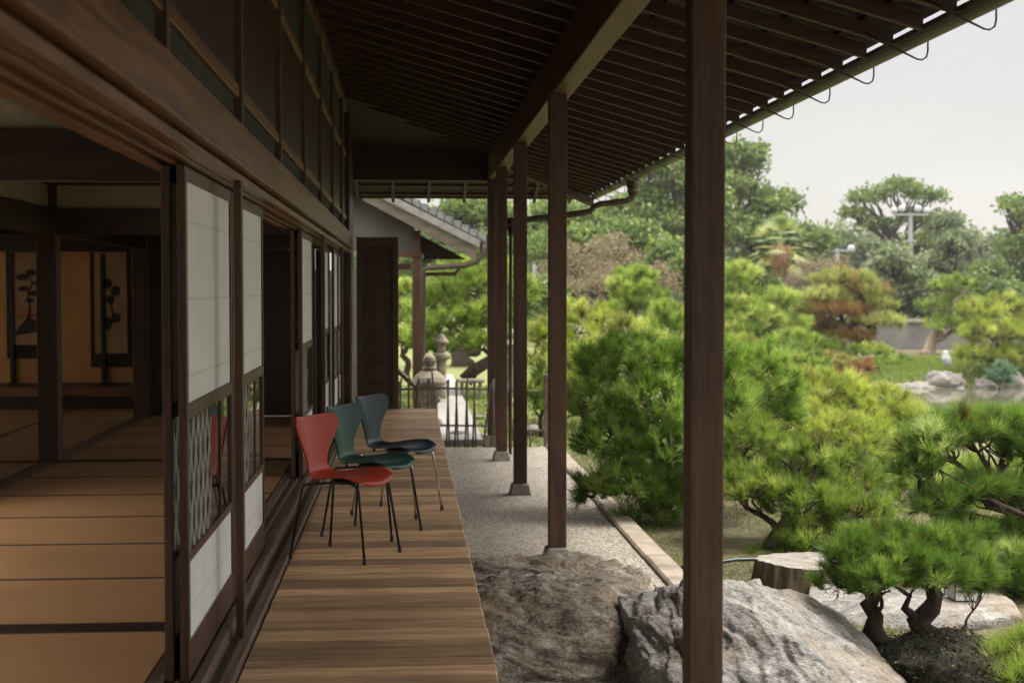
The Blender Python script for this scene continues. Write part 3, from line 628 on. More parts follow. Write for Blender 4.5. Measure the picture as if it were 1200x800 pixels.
# ------------------------------------------------------------------ chairs
def chair(loc, ang, shell_col, leg_m, label, rough=.38):
    t = thing('shell_chair', loc, label, 'chair', 'moulded shell chairs on the veranda', local=True, rz=ang)
    # local frame: +x is forward, y across
    prof = [(.268, .418, .085), (.262, .430, .135), (.240, .444, .178), (.200, .455, .208), (.145, .460, .226), (.08, .458, .234), (.01, .452, .232), (-.055, .446, .216),
            (-.11, .443, .186), (-.155, .446, .148), (-.19, .456, .120), (-.213, .474, .104), (-.226, .500, .098), (-.234, .535, .102), (-.241, .575, .118), (-.249, .62, .146), (-.259, .668, .180), (-.270, .712, .207),
            (-.280, .746, .220), (-.287, .773, .217), (-.292, .793, .200), (-.295, .806, .165)]
    prof = [(x * .85, (.436 + (z - .446) * .925) if z > .446 and i > 8 else z - .014, hw) for i, (x, z, hw) in enumerate(prof)]
    nu = len(prof); nv = 17; V = []; F_ = []
    for i, (x, z, hw) in enumerate(prof):
        back = smooth(8, 13, i)
        for j in range(nv):
            s = -1 + 2 * j / (nv - 1); yv = hw * math.sin(s * math.pi / 2)
            c = (abs(yv) / .22) ** 2
            xo = x + back * .062 * c; zo = z + (1 - back) * .020 * c * (1 if i > 3 else .2)
            if i >= 18: zo -= .010 * (1 - c) * (i - 17) / 4 * .4
            if i >= 19: zo += .012 * c
            if i <= 1: xo -= .03 * (abs(s) ** 2)
            V.append((xo, yv, zo))
    for i in range(nu - 1):
        for j in range(nv - 1):
            a = i * nv + j; F_.append((a, a + 1, a + nv + 1, a + nv))
    mb = MB(); mb.add(V, F_)
    m, tt, b = newmat('lacquered shell'); n = nn(tt, 'ShaderNodeTexNoise'); n.inputs['Scale'].default_value = 60; tcn = nn(tt, 'ShaderNodeTexCoord'); mpn = nn(tt, 'ShaderNodeMapping'); mpn.inputs['Scale'].default_value = (.25, 2, .25)
    tt.links.new(tcn.outputs['Object'], mpn.inputs[0]); tt.links.new(mpn.outputs[0], n.inputs[0])
    r = ramp(tt, [(.3, tuple(c * .86 for c in shell_col)), (.7, shell_col)]); tt.links.new(n.outputs[0], r.inputs[0]); tt.links.new(r.outputs[0], b.inputs['Base Color']); b.inputs['Roughness'].default_value = rough; b.inputs['Specular IOR Level'].default_value = .3
    s_ = mb.build('seat_shell', m, t, smooth=True); so = s_.modifiers.new('thick', 'SOLIDIFY'); so.thickness = .010; so.offset = 0
    sb = s_.modifiers.new('sub', 'SUBSURF'); sb.levels = sb.render_levels = 2
    # under-seat plate and bumpers
    fr_ = MB().lathe([(.055, 0), (.075, .004), (.075, .020), (.05, .026)], (-.0, 0, .398), 20)
    fr_.build('mounting_plate', W['black'], t, smooth=False)
    for sx, sy in ((1, 1), (1, -1), (-1, 1), (-1, -1)):
        MB().lathe([(.009, 0), (.009, .020)], (sx * .115, sy * .110, .409), 8).build('bumper', W['black'], t)
    for sx, sy in ((1, 1), (1, -1), (-1, 1), (-1, -1)):
        fx, fy = sx * .229, sy * (.198 if sx > 0 else .208)
        kx, ky = sx * .172, sy * .165
        P = [(sx * .03, sy * .015, .405), (sx * .10, sy * .095, .405), (kx * .90, ky * .93, .404), (kx * .985, ky, .399), (kx * 1.02, ky * 1.01, .388), (kx * 1.04, ky * 1.02, .37), (fx, fy, .012)]
        l = MB().tube(P, .0072, 10).build('leg', leg_m, t, smooth=True)
        c_ = MB().lathe([(.0105, 0), (.0115, .004), (.0105, .03), (.008, .034)], (0, 0, 0), 12)
        c_.v = [(v[0] + fx, v[1] + fy, v[2]) for v in c_.v]; ob = c_.build('foot_cap', W['black'], None, smooth=False); ob.parent = l
W['black'] = flat('black rubber', (.015, .015, .015), .5)
leg_black = flat('black painted steel', (.02, .018, .015), .3, .5, .3)
leg_chrome = flat('chromed steel', (.55, .55, .55), .12, .5, 1.)
chair((-.342, 7.866, .531), R(-28.0), (.43, .045, .022), leg_black, 'red moulded plywood chair on the veranda, nearest to the camera', .36)
chair((-.214, 8.566, .531), R(-26.0), (.010, .060, .044), leg_black, 'dark green moulded plywood chair between the red and the blue-grey chair', .34)
chair((-.068, 9.350, .531), R(-26.0), (.016, .030, .044), leg_chrome, 'dark blue-grey moulded chair with chrome legs, farthest of the row', .30)

# ------------------------------------------------------------------ rocks
def rock_mat(name, stops, moss=0, streak=(1.2, 1.2, 7), scale=3.5, rot=(0, 0, 0), bump=.9):
    m, t, b = newmat(name); L = t.links.new
    tc = nn(t, 'ShaderNodeTexCoord'); mp = nn(t, 'ShaderNodeMapping'); mp.inputs['Scale'].default_value = streak; mp.inputs['Rotation'].default_value = rot; L(tc.outputs['Object'], mp.inputs[0])
    n = nn(t, 'ShaderNodeTexNoise'); n.inputs['Scale'].default_value = scale; n.inputs['Detail'].default_value = 12; n.inputs['Roughness'].default_value = .72; n.inputs['Distortion'].default_value = 1.2; L(mp.outputs[0], n.inputs[0])
    n2 = nn(t, 'ShaderNodeTexNoise'); n2.inputs['Scale'].default_value = 38; n2.inputs['Detail'].default_value = 6; L(mp.outputs[0], n2.inputs[0])
    n3 = nn(t, 'ShaderNodeTexNoise'); n3.inputs['Scale'].default_value = 2.6; n3.inputs['Detail'].default_value = 6; L(tc.outputs['Object'], n3.inputs[0])
    a = nn(t, 'ShaderNodeMix'); a.data_type = 'FLOAT'; a.inputs[0].default_value = .35; L(n.outputs[0], a.inputs[2]); L(n2.outputs[0], a.inputs[3])
    r = ramp(t, stops); L(a.outputs[0], r.inputs[0]); col = r.outputs[0]
    r3 = ramp(t, [(.50, (0, 0, 0)), (.68, (1, 1, 1))]); L(n3.outputs[0], r3.inputs[0])
    mi = nn(t, 'ShaderNodeMix'); mi.data_type = 'RGBA'; sc3 = nn(t, 'ShaderNodeMath', operation='MULTIPLY', i1=.5); L(r3.outputs[0], sc3.inputs[0]); L(sc3.outputs[0], mi.inputs[0]); L(col, mi.inputs[6]); mi.inputs[7].default_value = (.20, .13, .06, 1)
    L(mi.outputs[2], b.inputs['Base Color']); b.inputs['Roughness'].default_value = .75; b.inputs['Specular IOR Level'].default_value = .4
    bp = nn(t, 'ShaderNodeBump'); bp.inputs['Strength'].default_value = bump; bp.inputs['Distance'].default_value = .03; L(a.outputs[0], bp.inputs['Height']); L(bp.outputs[0], b.inputs['Normal']); return m
W['rock'] = rock_mat('foliated grey rock', [(.36, (.05, .042, .03)), (.44, (.17, .143, .108)), (.53, (.30, .262, .21)), (.64, (.52, .475, .41))], streak=(1.4, 1.4, 2.2), scale=3.4, rot=(.3, -.3, 0))
W['rock2'] = rock_mat('pale streaked rock', [(.36, (.05, .046, .042)), (.45, (.17, .162, .15)), (.54, (.30, .285, .265)), (.66, (.50, .48, .455))], scale=3.6, streak=(1.3, 2.2, 2.4), rot=(.3, .1, .5))
W['rock_far'] = rock_mat('pond rock', [(.36, (.06, .055, .05)), (.48, (.16, .15, .14)), (.56, (.24, .23, .215)), (.66, (.38, .36, .34))], streak=(1, 1, 2), scale=2)
def rock(c, r, label, seed, mat='rock', ex=2.6, amp=.14, sub=5, cuts=(), layer=0., group=None, name='rock', cat='rock', rz=0, tilt=(0, 0), facets=12, sdir=(.25, .15, 1)):
    bm = bmesh.new(); bmesh.ops.create_icosphere(bm, subdivisions=sub, radius=1)
    rnd = random.Random(seed); off = Vector((rnd.uniform(-50, 50), rnd.uniform(-50, 50), rnd.uniform(-50, 50)))
    ca, sa = math.cos(rz), math.sin(rz)
    cutp = [(Vector(n).normalized(), d) for n, d in cuts]
    for k in range(facets):
        cutp.append((Vector((rnd.gauss(0, 1), rnd.gauss(0, 1), rnd.gauss(.1, .8))).normalized(), rnd.uniform(.86, 1.04)))
    sv = Vector(sdir).normalized(); q0 = sv.to_track_quat('Z', 'Y').to_matrix().inverted(); mr_ = min(1, min(r) * 2.4)
    for v in bm.verts:
        p = v.co.normalized(); k = (abs(p.x) ** ex + abs(p.y) ** ex + abs(p.z) ** ex) ** (-1 / ex); q = p * k
        for nrm_, d in cutp:
            e = q.dot(nrm_) - d
            if e > 0: q = q - nrm_ * e * .96
        w = Vector((q.x * r[0], q.y * r[1], q.z * r[2])); s = w * 1.5 + off
        dsp = noise.fractal(s, 1., 2.1, 3) * amp * .35
        for fq, am in ((1.1, .62), (2.6, .40), (6.0, .22), (13., .10)):      # broken facets: each cell is its own tilted plane
            sq = Vector((s.x, s.y, s.z * 1.3)) * fq; pc = noise.voronoi(sq)[1][0]; nv_ = noise.random_unit_vector; hh = noise.cell_vector(pc * 7.3) - Vector((.5, .5, .5))
            dsp += (sq - pc).dot(hh) * amp * am * 1.25 + (hh.x) * amp * am * .25
        rd = 1 - abs(noise.noise(s * 2.1 + Vector((9, 3, 1)))) * 2; dsp -= max(0, rd - .7) * amp * 1.0        # sharp creases
        if layer:
            l = q0 @ w; l = Vector((l.x * 2.2, l.y * 2.2, l.z * 15 + noise.noise(s * 1.2) * 1.6)) + off
            n1 = noise.noise(l); dsp += layer * (math.copysign(abs(n1) ** .6, n1)) + layer * .5 * noise.noise(l * 2.3) + layer * .28 * noise.noise(l * 5.1)
            dsp += layer * .3 * (noise.cell(Vector((l.x * .8, l.y * .8, l.z * .5))) - .5)
        else: dsp += noise.fractal(s * 5, .8, 2.2, 4) * amp * .3
        w += p * dsp * mr_
        w.z += w.x * tilt[0] + w.y * tilt[1]
        v.co = Vector((w.x * ca - w.y * sa, w.x * sa + w.y * ca, w.z))
    me = bpy.data.meshes.new(name); bm.to_mesh(me); bm.free(); me.materials.append(W[mat])
    me.polygons.foreach_set('use_smooth', [True] * len(me.polygons))
    o = bpy.data.objects.new(name, me); COL.objects.link(o); o.location = c; return tag(o, label, cat, group)
rock((.90, 8.03, .0), (.66, .90, .385), 'large flat-topped grey stepping rock beside the veranda edge', 5, 'rock', 6, .075, 7, layer=.018, sdir=(.3, .35, 1), facets=5, cuts=(((.0, -.92, .39), .95), ((.6, -.75, .2), 1.12), ((.95, .1, .25), .95), ((.12, .10, .98), .95)), name='stepping_rock')
rock((1.92, 7.25, -.03), (.80, 1.0, .40), 'large pale rock behind the near pillar, right of the flat-topped stepping rock', 14, 'rock2', 3.4, .065, 7, layer=.020, sdir=(.45, -.3, 1), facets=10, tilt=(-.30, .05), cuts=(((.45, -.25, .85), .80), ((-.3, -.8, .5), .9), ((-.8, -.2, .5), .95)), name='boulder')

# ------------------------------------------------------------------ foliage builders
def nrm(a): return a / np.maximum(np.linalg.norm(a, axis=1, keepdims=True), 1e-6)
def needles(P, D, n, L, w, cone, tint):
    k = len(P); Pn = np.repeat(P, n, 0); Dn = np.repeat(D, n, 0); m = k * n
    d = nrm(Dn + cone * rng.normal(size=(m, 3))); ln = L * rng.uniform(.65, 1.1, (m, 1))
    b = Pn + Dn * rng.uniform(-.5, .35, (m, 1)) * L
    s = nrm(np.cross(d, rng.normal(size=(m, 3)))) * w / 2
    V = np.stack([b - s, b + s, b + d * ln], 1).reshape(-1, 3)
    t = np.repeat(np.clip(np.repeat(tint, n) + rng.normal(0, .09, m), 0, 1), 3)
    return V, t
def leaves(P, D, n, L, spread, tint):
    k = len(P); m = k * n; Pn = np.repeat(P, n, 0) + rng.normal(size=(m, 3)) * spread
    a = nrm(rng.normal(size=(m, 3)) + .3 * np.repeat(D, n, 0)); b = nrm(np.cross(a, rng.normal(size=(m, 3))))
    l = L * rng.uniform(.6, 1.2, (m, 1)); V = np.stack([Pn - a * l * .5, Pn + b * l * .28, Pn + a * l * .5], 1)
    V2 = np.stack([Pn - a * l * .5, Pn + a * l * .5, Pn - b * l * .28], 1)
    V = np.concatenate([V, V2], 1).reshape(-1, 3)
    t = np.repeat(np.clip(np.repeat(tint, n) + rng.normal(0, .08, m), 0, 1), 6)
    return V, t
def pad_points(c, r, n, low=-.25, lump=.22):
    """points on the upper shell of a lumpy ellipsoid"""
    u = nrm(rng.normal(size=(int(n * 2.2), 3))); u = u[u[:, 2] > low][:n]
    ph = rng.uniform(0, 6, 3); f = 1 + lump * (np.sin(u[:, 0] * 5 + ph[0]) * np.sin(u[:, 1] * 5 + ph[1]) + .6 * np.sin(u[:, 2] * 8 + ph[2]) * np.cos(u[:, 0] * 7))
    rad = f * rng.uniform(.80, 1.03, len(u)); P = np.array(c) + u * np.array(r) * rad[:, None]
    D = nrm(u / np.array(r) * min(r) + np.array([0, 0, .55])); return P, D
def clump_points(c, r, S, low=-.35, per=9, spread=.42):
    """tuft positions gathered in separate domed clumps of size S over the shell of an ellipsoid"""
    c = np.array(c); r = np.array(r); n = int(4.6 * (r[0] * r[1] + r[0] * r[2] * 1.6) / (S * S) * 1.7) + 3
    u = nrm(rng.normal(size=(n * 3, 3))); u = u[u[:, 2] > low]; kept = []
    for q in u:
        p = q * r
        if all(np.linalg.norm((p - k) * (1, 1, 1.35)) > S * .64 for k, _ in kept): kept.append((p, q))
        if len(kept) >= n: break
    P = []; D = []; I = []
    for i, (p, q) in enumerate(kept):
        p = p * rng.uniform(.82, 1.06); out = nrm((q / r * min(r) + np.array([0, 0, .55]))[None])[0]; m = max(4, int(per * rng.uniform(.7, 1.3)))
        d = nrm(out + rng.normal(size=(m, 3)) * .75); o = c + p - out * S * .22
        P.append(o + d * S * spread * rng.uniform(.25, 1, (m, 1)) * (1, 1, .7)); D.append(nrm(d + [0, 0, .5])); I += [i] * m
    return np.concatenate(P), np.concatenate(D), np.array(I), len(kept)
def tri_obj(name, V, t, mat, parent):
    F_ = np.arange(len(V)).reshape(-1, 3); me = mesh_np(name, V, F_, 3, t); return link_mesh(name, me, mat, parent)
G = {}
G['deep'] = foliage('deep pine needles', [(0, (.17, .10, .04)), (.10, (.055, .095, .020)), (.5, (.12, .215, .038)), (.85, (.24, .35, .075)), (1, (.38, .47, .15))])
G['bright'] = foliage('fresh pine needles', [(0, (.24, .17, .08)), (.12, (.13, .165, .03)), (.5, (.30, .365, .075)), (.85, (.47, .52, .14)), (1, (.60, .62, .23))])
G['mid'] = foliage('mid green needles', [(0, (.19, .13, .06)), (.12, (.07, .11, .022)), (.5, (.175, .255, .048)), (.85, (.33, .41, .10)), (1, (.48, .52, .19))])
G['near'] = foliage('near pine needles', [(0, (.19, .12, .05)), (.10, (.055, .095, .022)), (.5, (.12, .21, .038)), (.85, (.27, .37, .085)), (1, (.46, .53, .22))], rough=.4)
G['orange'] = foliage('russet foliage', [(0, (.20, .10, .045)), (.30, (.25, .14, .055)), (.44, (.22, .19, .07)), (.6, (.22, .27, .075)), (.85, (.36, .40, .13)), (1, (.48, .50, .20))])
G['forest'] = foliage('forest leaves', [(0, (.055, .085, .028)), (.5, (.115, .175, .048)), (.85, (.21, .27, .08)), (1, (.36, .38, .13))])
G['olive'] = foliage('grey olive leaves', [(0, (.075, .100, .055)), (.5, (.15, .19, .10)), (1, (.28, .31, .17))])
G['tan'] = foliage('bare tan twigs', [(0, (.13, .10, .06)), (.5, (.22, .18, .11)), (1, (.30, .26, .16))], .2)
G['blue'] = foliage('blue green leaves', [(0, (.06, .12, .07)), (1, (.20, .30, .19))])
G['palm'] = foliage('palm fronds', [(0, (.10, .16, .06)), (.5, (.20, .28, .10)), (1, (.40, .40, .18))])

def gnarl(a, b, n, amp, sd=0):
    a, b = Vector(a), Vector(b); out = []
    for i in range(n + 1):
        t = i / n; p = a.lerp(b, t); e = math.sin(math.pi * t) * amp
        out.append(p + Vector((noise.noise(p * 3.1 + Vector((sd, 0, 0))), noise.noise(p * 3.1 + Vector((0, sd, 7))), .5 * noise.noise(p * 3.7 + Vector((3, 0, sd))))) * e * 2)
    return out
def pine(label, base, pads, kind='deep', L=.10, n=26, w=.006, S=None, cone=.42, per=9, cat='pine tree', name='pine_tree', trunk_r=.07, group='clipped garden pines', bark='bark', ztrunk=None, tint=(.5, .16), trunks=None, twigs=9):
    """pads: (px, py, Y, rx_px, rz_px); S: size of one clump of needle tufts"""
    base = Vector(base); base.z = hgt(base.x, base.y) - .03 if ztrunk is None else ztrunk; S = S or L * 1.75
    t = thing(name, base, label, cat, group); Vs = []; Ts = []; tr = MB(); C = []
    for i, p in enumerate(pads):
        c = at(p[0], p[1], p[2]); s = p[2] / FPX; far = p[2] > 25; r = (p[3] * s * (1.14 if far else 1.04), max(p[3] * s * .85, .12), p[4] * s * (.86 if far else 1.06)); C.append((c, r))
        P, D, I, m = clump_points(c, r, S, per=per); tp = rng.normal(0, .05)
        tc_ = rng.normal((p[5] if len(p) > 5 else tint[0]) + tp, tint[1], m); tn = np.clip(tc_[I] + rng.normal(0, .07, len(P)), .12, 1); tn[rng.random(len(P)) < .015] = 0
        V, tt = needles(P, D, n, L, w, cone, tn); Vs.append(V); Ts.append(tt)
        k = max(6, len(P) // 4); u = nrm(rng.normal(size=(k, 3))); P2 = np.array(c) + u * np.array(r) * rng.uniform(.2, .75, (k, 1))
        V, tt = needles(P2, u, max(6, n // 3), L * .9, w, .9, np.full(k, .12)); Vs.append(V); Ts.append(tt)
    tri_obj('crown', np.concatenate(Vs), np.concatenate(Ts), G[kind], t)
    cen = sum((q[0] for q in C), Vector()) / len(C)
    if trunks: gs = [([at(*q[:3]) for q in tk], [q[3] for q in tk]) for tk in trunks]
    else:
        hub = Vector((base.x * .45 + cen.x * .55, base.y * .4 + cen.y * .6, base.z + (cen.z - base.z) * .72))
        g = gnarl(base, hub, 7, .15 * (hub - base).length, 2); gs = [(g, [trunk_r * (1.25 - .55 * i / 8) for i in range(8)])]
    for g, rad in gs: tr.tube(g, rad, 9)
    rr = random.Random(int(abs(base.x * 1000)))
    for i, (c, r) in enumerate(C):
        g, rad = min(gs, key=lambda q: (q[0][-1] - c).length); r0 = rad[-1] * .8
        st = g[rr.randint(len(g) // 2, len(g) - 1)]; e = c - Vector((0, 0, r[2] * .35))
        gg = gnarl(st, e, 7, .24 * (e - st).length, i); tr.tube(gg, [r0 * (.85 - .08 * j) for j in range(8)], 6)
        for k in range(twigs):
            d = Vector((rr.gauss(0, 1), rr.gauss(0, 1), rr.uniform(-.1, .9))); d.normalize(); q = c + Vector((d.x * r[0], d.y * r[1], d.z * r[2])) * .85
            s0 = gg[rr.randint(3, 7)]; tr.tube(gnarl(s0, q, 5, .28 * (q - s0).length, k), [r0 * .34, r0 * .3, r0 * .25, r0 * .18, r0 * .12, r0 * .08], 4, cap=False)
    tr.build('trunk', W[bark], t, smooth=True); return t
def tree(label, base, lobes, kind='forest', leaf=.28, dens=1.5, cat='tree', name='broadleaf_tree', trunk_r=.3, group='trees behind the garden', bark='bark', sub=.36, gap=0., limbs=True, tint=(.5, .16)):
    base = Vector(base); base.z = hgt(base.x, base.y) - .1; t = thing(name, base, label, cat, group); Vs = []; Ts = []; tr = MB(); C = []; leaf *= .78
    for p in lobes:
        c = at(p[0], p[1], p[2]); s = p[2] / FPX; r = np.array((p[3] * s, p[3] * s * .9, p[4] * s)); C.append((c, r))
        nb = max(8, int(21 * (1 - gap * .8))); u = nrm(rng.normal(size=(nb * 2, 3))); u = u[u[:, 2] > -.55][:nb]
        for q in u:
            cc = np.array(c) + q * r * rng.uniform(.45, .88); rs = r * sub * rng.uniform(.65, 1.25); tb = rng.normal(tint[0], .12)
            area = 12 * rs[0] * rs[2]; k = max(12, int(dens * area / (leaf * leaf) * 1.3)); P, D = pad_points(cc, rs, k, low=-.6, lump=.3)
            V, tt = leaves(P, D, 2, leaf, leaf * .5, np.clip(rng.normal(tb, tint[1], len(P)), 0, 1)); Vs.append(V); Ts.append(tt)
    tri_obj('crown', np.concatenate(Vs), np.concatenate(Ts), G[kind], t)
    cen = sum((q[0] for q in C), Vector()) / len(C); hub = Vector((base.x * .6 + cen.x * .4, cen.y, base.z + (cen.z - base.z) * .6))
    tr.tube(gnarl(base, hub, 6, .4, 1), [trunk_r * (1.15 - .07 * i) for i in range(7)], 9)
    if limbs:
        for i, (c, r) in enumerate(C):
            gg = gnarl(hub, c, 6, .12 * (c - hub).length, i); tr.tube(gg, [trunk_r * (.6 - .07 * j) for j in range(7)], 6)
            for k in range(7):
                d = nrm(rng.normal(size=(1, 3)))[0]; d[2] = abs(d[2]) * .8; q = c + Vector(d * r * .85); tr.tube(gnarl(gg[3], q, 4, .1 * (q - gg[3]).length, k), [trunk_r * .26, trunk_r * .2, trunk_r * .15, trunk_r * .1, trunk_r * .05], 4, cap=False)
    tr.build('trunk', W[bark], t, smooth=True); return t
def gbase(px, Y):
    p = at(px, 400, Y); return (p.x, Y, 0)

# --- near and middle pines
pine('big deep green pine leaning over the kerb, left of the near pillar', gbase(775, 12.7),
     [(742, 428, 12.9, 62, 34), (818, 426, 13.0, 58, 32), (700, 470, 12.6, 36, 32), (765, 478, 12.5, 58, 36), (838, 480, 12.7, 55, 38), (713, 520, 12.4, 40, 32),
      (785, 530, 12.3, 52, 36), (845, 545, 12.4, 40, 34), (735, 568, 12.2, 44, 30), (800, 580, 12.3, 42, 26), (885, 440, 13.2, 46, 34), (905, 480, 13.2, 36, 26), (695, 575, 12.4, 22, 20), (760, 602, 12.3, 30, 16)], 'deep', L=.13, n=30, w=.0065, S=.22, per=10, tint=(.70, .16))
pine('yellow green spreading pine mound behind the lower middle pine', gbase(985, 15.2),
     [(905, 470, 15.3, 52, 30), (962, 462, 15.6, 56, 26), (1015, 482, 15.4, 58, 30), (1052, 500, 15.2, 40, 28), (930, 505, 14.8, 58, 34), (990, 518, 14.6, 60, 34), (1035, 540, 14.6, 40, 30), (890, 520, 14.8, 40, 30), (960, 560, 14.4, 50, 28)], 'bright', L=.12, n=26, w=.008, S=.22)
pine('low green pine between the near pillar and the tree stump', gbase(905, 11.0),
     [(872, 520, 11.6, 36, 28), (930, 540, 11.4, 44, 28), (992, 560, 11.5, 44, 28), (876, 572, 11.2, 40, 28), (940, 590, 11.1, 46, 26), (1005, 602, 11.0, 42, 26), (1040, 640, 11.0, 30, 24), (955, 632, 10.9, 46, 22), (915, 652, 10.9, 28, 14)], 'mid', L=.12, n=34, w=.0062, S=.21)
pine('bright green pine filling the space behind the open pine at right', gbase(1150, 13),
     [(1075, 575, 13, 34, 24), (1120, 560, 13.2, 40, 26), (1180, 560, 13.2, 44, 28), (1085, 620, 12.8, 34, 26), (1140, 622, 12.8, 44, 26), (1200, 625, 12.8, 44, 30), (1120, 665, 12.6, 40, 22), (1180, 672, 12.6, 40, 26)], 'mid', L=.12, n=28, w=.007, S=.22, tint=(.62, .14))
pine('open pine with twisting bare branches at the right edge', gbase(1225, 9.7),
     [(1090, 520, 9.5, 36, 22), (1130, 505, 9.6, 42, 24), (1178, 506, 9.7, 46, 26), (1218, 525, 9.7, 40, 30), (1075, 550, 9.4, 24, 14), (1100, 590, 9.3, 28, 16), (1150, 578, 9.4, 32, 20), (1195, 585, 9.5, 34, 24), (1130, 622, 9.3, 34, 15), (1185, 635, 9.4, 36, 20), (1225, 640, 9.5, 30, 24)],
     'near', L=.12, n=46, w=.0048, S=.17, per=9, trunk_r=.055, cone=.45)
pine('dark shaded pine low at the right edge above the white slab', gbase(1215, 9.1),
     [(1180, 680, 9.0, 28, 22), (1215, 690, 9.0, 34, 28), (1200, 655, 9.1, 32, 20)], 'near', L=.11, n=42, w=.0046, S=.19, trunk_r=.045)
mz = .11
bz = at(1075, 755, 7.85)
pine('small bonsai-like pine with two gnarled trunks on a dark mound', (bz.x, 7.85, 0),
     [(1000, 655, 7.8, 38, 24), (982, 682, 7.75, 24, 16), (1020, 640, 7.95, 36, 20), (1042, 640, 7.85, 40, 22), (1028, 675, 7.55, 34, 16), (1090, 642, 7.9, 42, 24), (1065, 662, 7.6, 34, 20), (1130, 665, 7.9, 34, 22), (1100, 674, 7.6, 34, 16), (1148, 684, 7.9, 20, 14)],
     'near', L=.095, n=50, w=.0040, S=.145, per=8, trunk_r=.05, cone=.42, ztrunk=mz - .02, twigs=14,
     trunks=[[(1062, 762, 7.8, .05), (1035, 752, 7.8, .045), (1022, 738, 7.8, .062), (1026, 722, 7.8, .045), (1018, 708, 7.8, .052), (1028, 694, 7.8, .030), (1014, 682, 7.8, .022)],
             [(1080, 762, 7.85, .09), (1088, 742, 7.85, .085), (1076, 728, 7.85, .070), (1092, 712, 7.85, .055), (1098, 696, 7.85, .038), (1090, 682, 7.85, .026)],
             [(1085, 745, 7.8, .035), (1110, 740, 7.8, .030), (1128, 742, 7.8, .026), (1132, 732, 7.8, .012)],
             [(1078, 728, 7.85, .03), (1060, 712, 7.8, .022), (1066, 698, 7.8, .016), (1052, 688, 7.8, .012)]])
pine('bright needle tuft in the bottom right corner', at(1205, 800, 7.2), [(1185, 778, 7.2, 30, 20), (1222, 765, 7.2, 34, 26), (1170, 805, 7.1, 30, 16), (1205, 800, 7.0, 34, 18)], 'mid', L=.12, n=50, w=.004, S=.17, trunk_r=.03, cone=.4, tint=(.62, .12))
# dark mossy mound carrying the bonsai
W['moss'] = noisy('dark mossy soil', [(.3, (.006, .006, .004)), (.55, (.020, .019, .009)), (.8, (.045, .042, .018))], 16, .95, 1, .03)
mo = rock((bz.x + .0, 7.42, -.12), (.42, .55, .25), 'dark mossy mound of earth under the small gnarled pine', 21, 'moss', 2.2, .16, 5, name='earth_mound', cat='mound')
mp_ = np.array([tuple(v.co) for v in mo.data.vertices]); mp_ = mp_[mp_[:, 2] > -.12]; mp_ = mp_[rng.integers(0, len(mp_), 2600)] + np.array(mo.location) + rng.normal(0, .012, (2600, 3))
Vm, Tm = leaves(mp_, np.tile([0, 0, 1.], (2600, 1)), 3, .022, .012, np.clip(rng.normal(.4, .25, 2600), 0, 1))
tri_obj('ground_cover', Vm, Tm, foliage('dark ground cover', [(0, (.03, .018, .01)), (.5, (.022, .030, .010)), (1, (.07, .085, .025))]), mo)
# --- pines further off
pine('pale green pine behind the far pillars, left of the deep green pine', gbase(690, 21),
     [(640, 396, 22, 28, 20), (680, 374, 22.5, 34, 16), (722, 386, 22, 34, 14), (655, 425, 21.5, 36, 20), (710, 418, 21, 40, 20), (640, 460, 21, 22, 22), (765, 404, 22, 28, 12), (672, 455, 20.8, 28, 20)], 'bright', L=.17, n=24, w=.011, tint=(.42, .18))
pine('round clipped pine rising behind the pale green pine', gbase(745, 30), [(744, 322, 30, 20, 8), (738, 334, 29.8, 27, 8), (750, 346, 29.7, 30, 8), (745, 359, 29.5, 34, 9)], 'mid', L=.17, n=24, w=.013, S=.30, tint=(.62, .15))
pine('small round clipped pine just left of the near pillar', gbase(782, 26), [(782, 368, 26, 21, 14), (775, 380, 25.8, 20, 13), (792, 378, 26, 18, 15)], 'mid', L=.17, n=24, w=.012)
pine('leaning old pine behind the stone lanterns', gbase(552, 27),
     [(520, 350, 28, 26, 22), (560, 335, 28.5, 34, 24), (530, 380, 27.5, 26, 20), (575, 372, 27.5, 34, 24), (552, 402, 27, 30, 14), (500, 395, 28, 18, 16), (600, 345, 28, 26, 26), (605, 395, 27, 24, 18), (540, 318, 29, 26, 16), (515, 408, 27.5, 18, 10), (590, 320, 29, 24, 18)], 'mid', L=.19, n=24, w=.014, trunk_r=.17, trunks=[[(545, 446, 27, .15), (555, 434, 27, .12), (570, 425, 27, .11), (584, 416, 27.2, .10), (598, 404, 27.4, .09), (585, 385, 27.6, .10), (565, 370, 27.8, .08)]])
pine('low bush in the gap beside the shutter box', gbase(476, 33), [(474, 340, 34, 14, 14), (476, 372, 33, 16, 18), (472, 398, 32, 16, 14), (492, 402, 32, 12, 12)], 'mid', L=.2, n=22, w=.016, cat='bush', name='clipped_bush', tint=(.55, .2))
pine('little dark pine bush beside the wooden fence post', gbase(636, 19.6), [(634, 440, 19.6, 12, 9), (628, 462, 19.5, 9, 7), (642, 476, 19.5, 12, 9)], 'deep', L=.12, n=22, w=.008, trunk_r=.03, cat='bush', name='pine_bush')
pine('layered green pine right of the near pillar, left of the palm', gbase(890, 34),
     [(865, 325, 34, 26, 18), (855, 350, 33.5, 24, 20), (905, 352, 34, 28, 16), (880, 372, 33.5, 36, 18), (925, 380, 33.5, 22, 13), (862, 385, 33, 20, 14)], 'mid', L=.22, n=24, w=.016, tint=(.62, .2), trunk_r=.15)
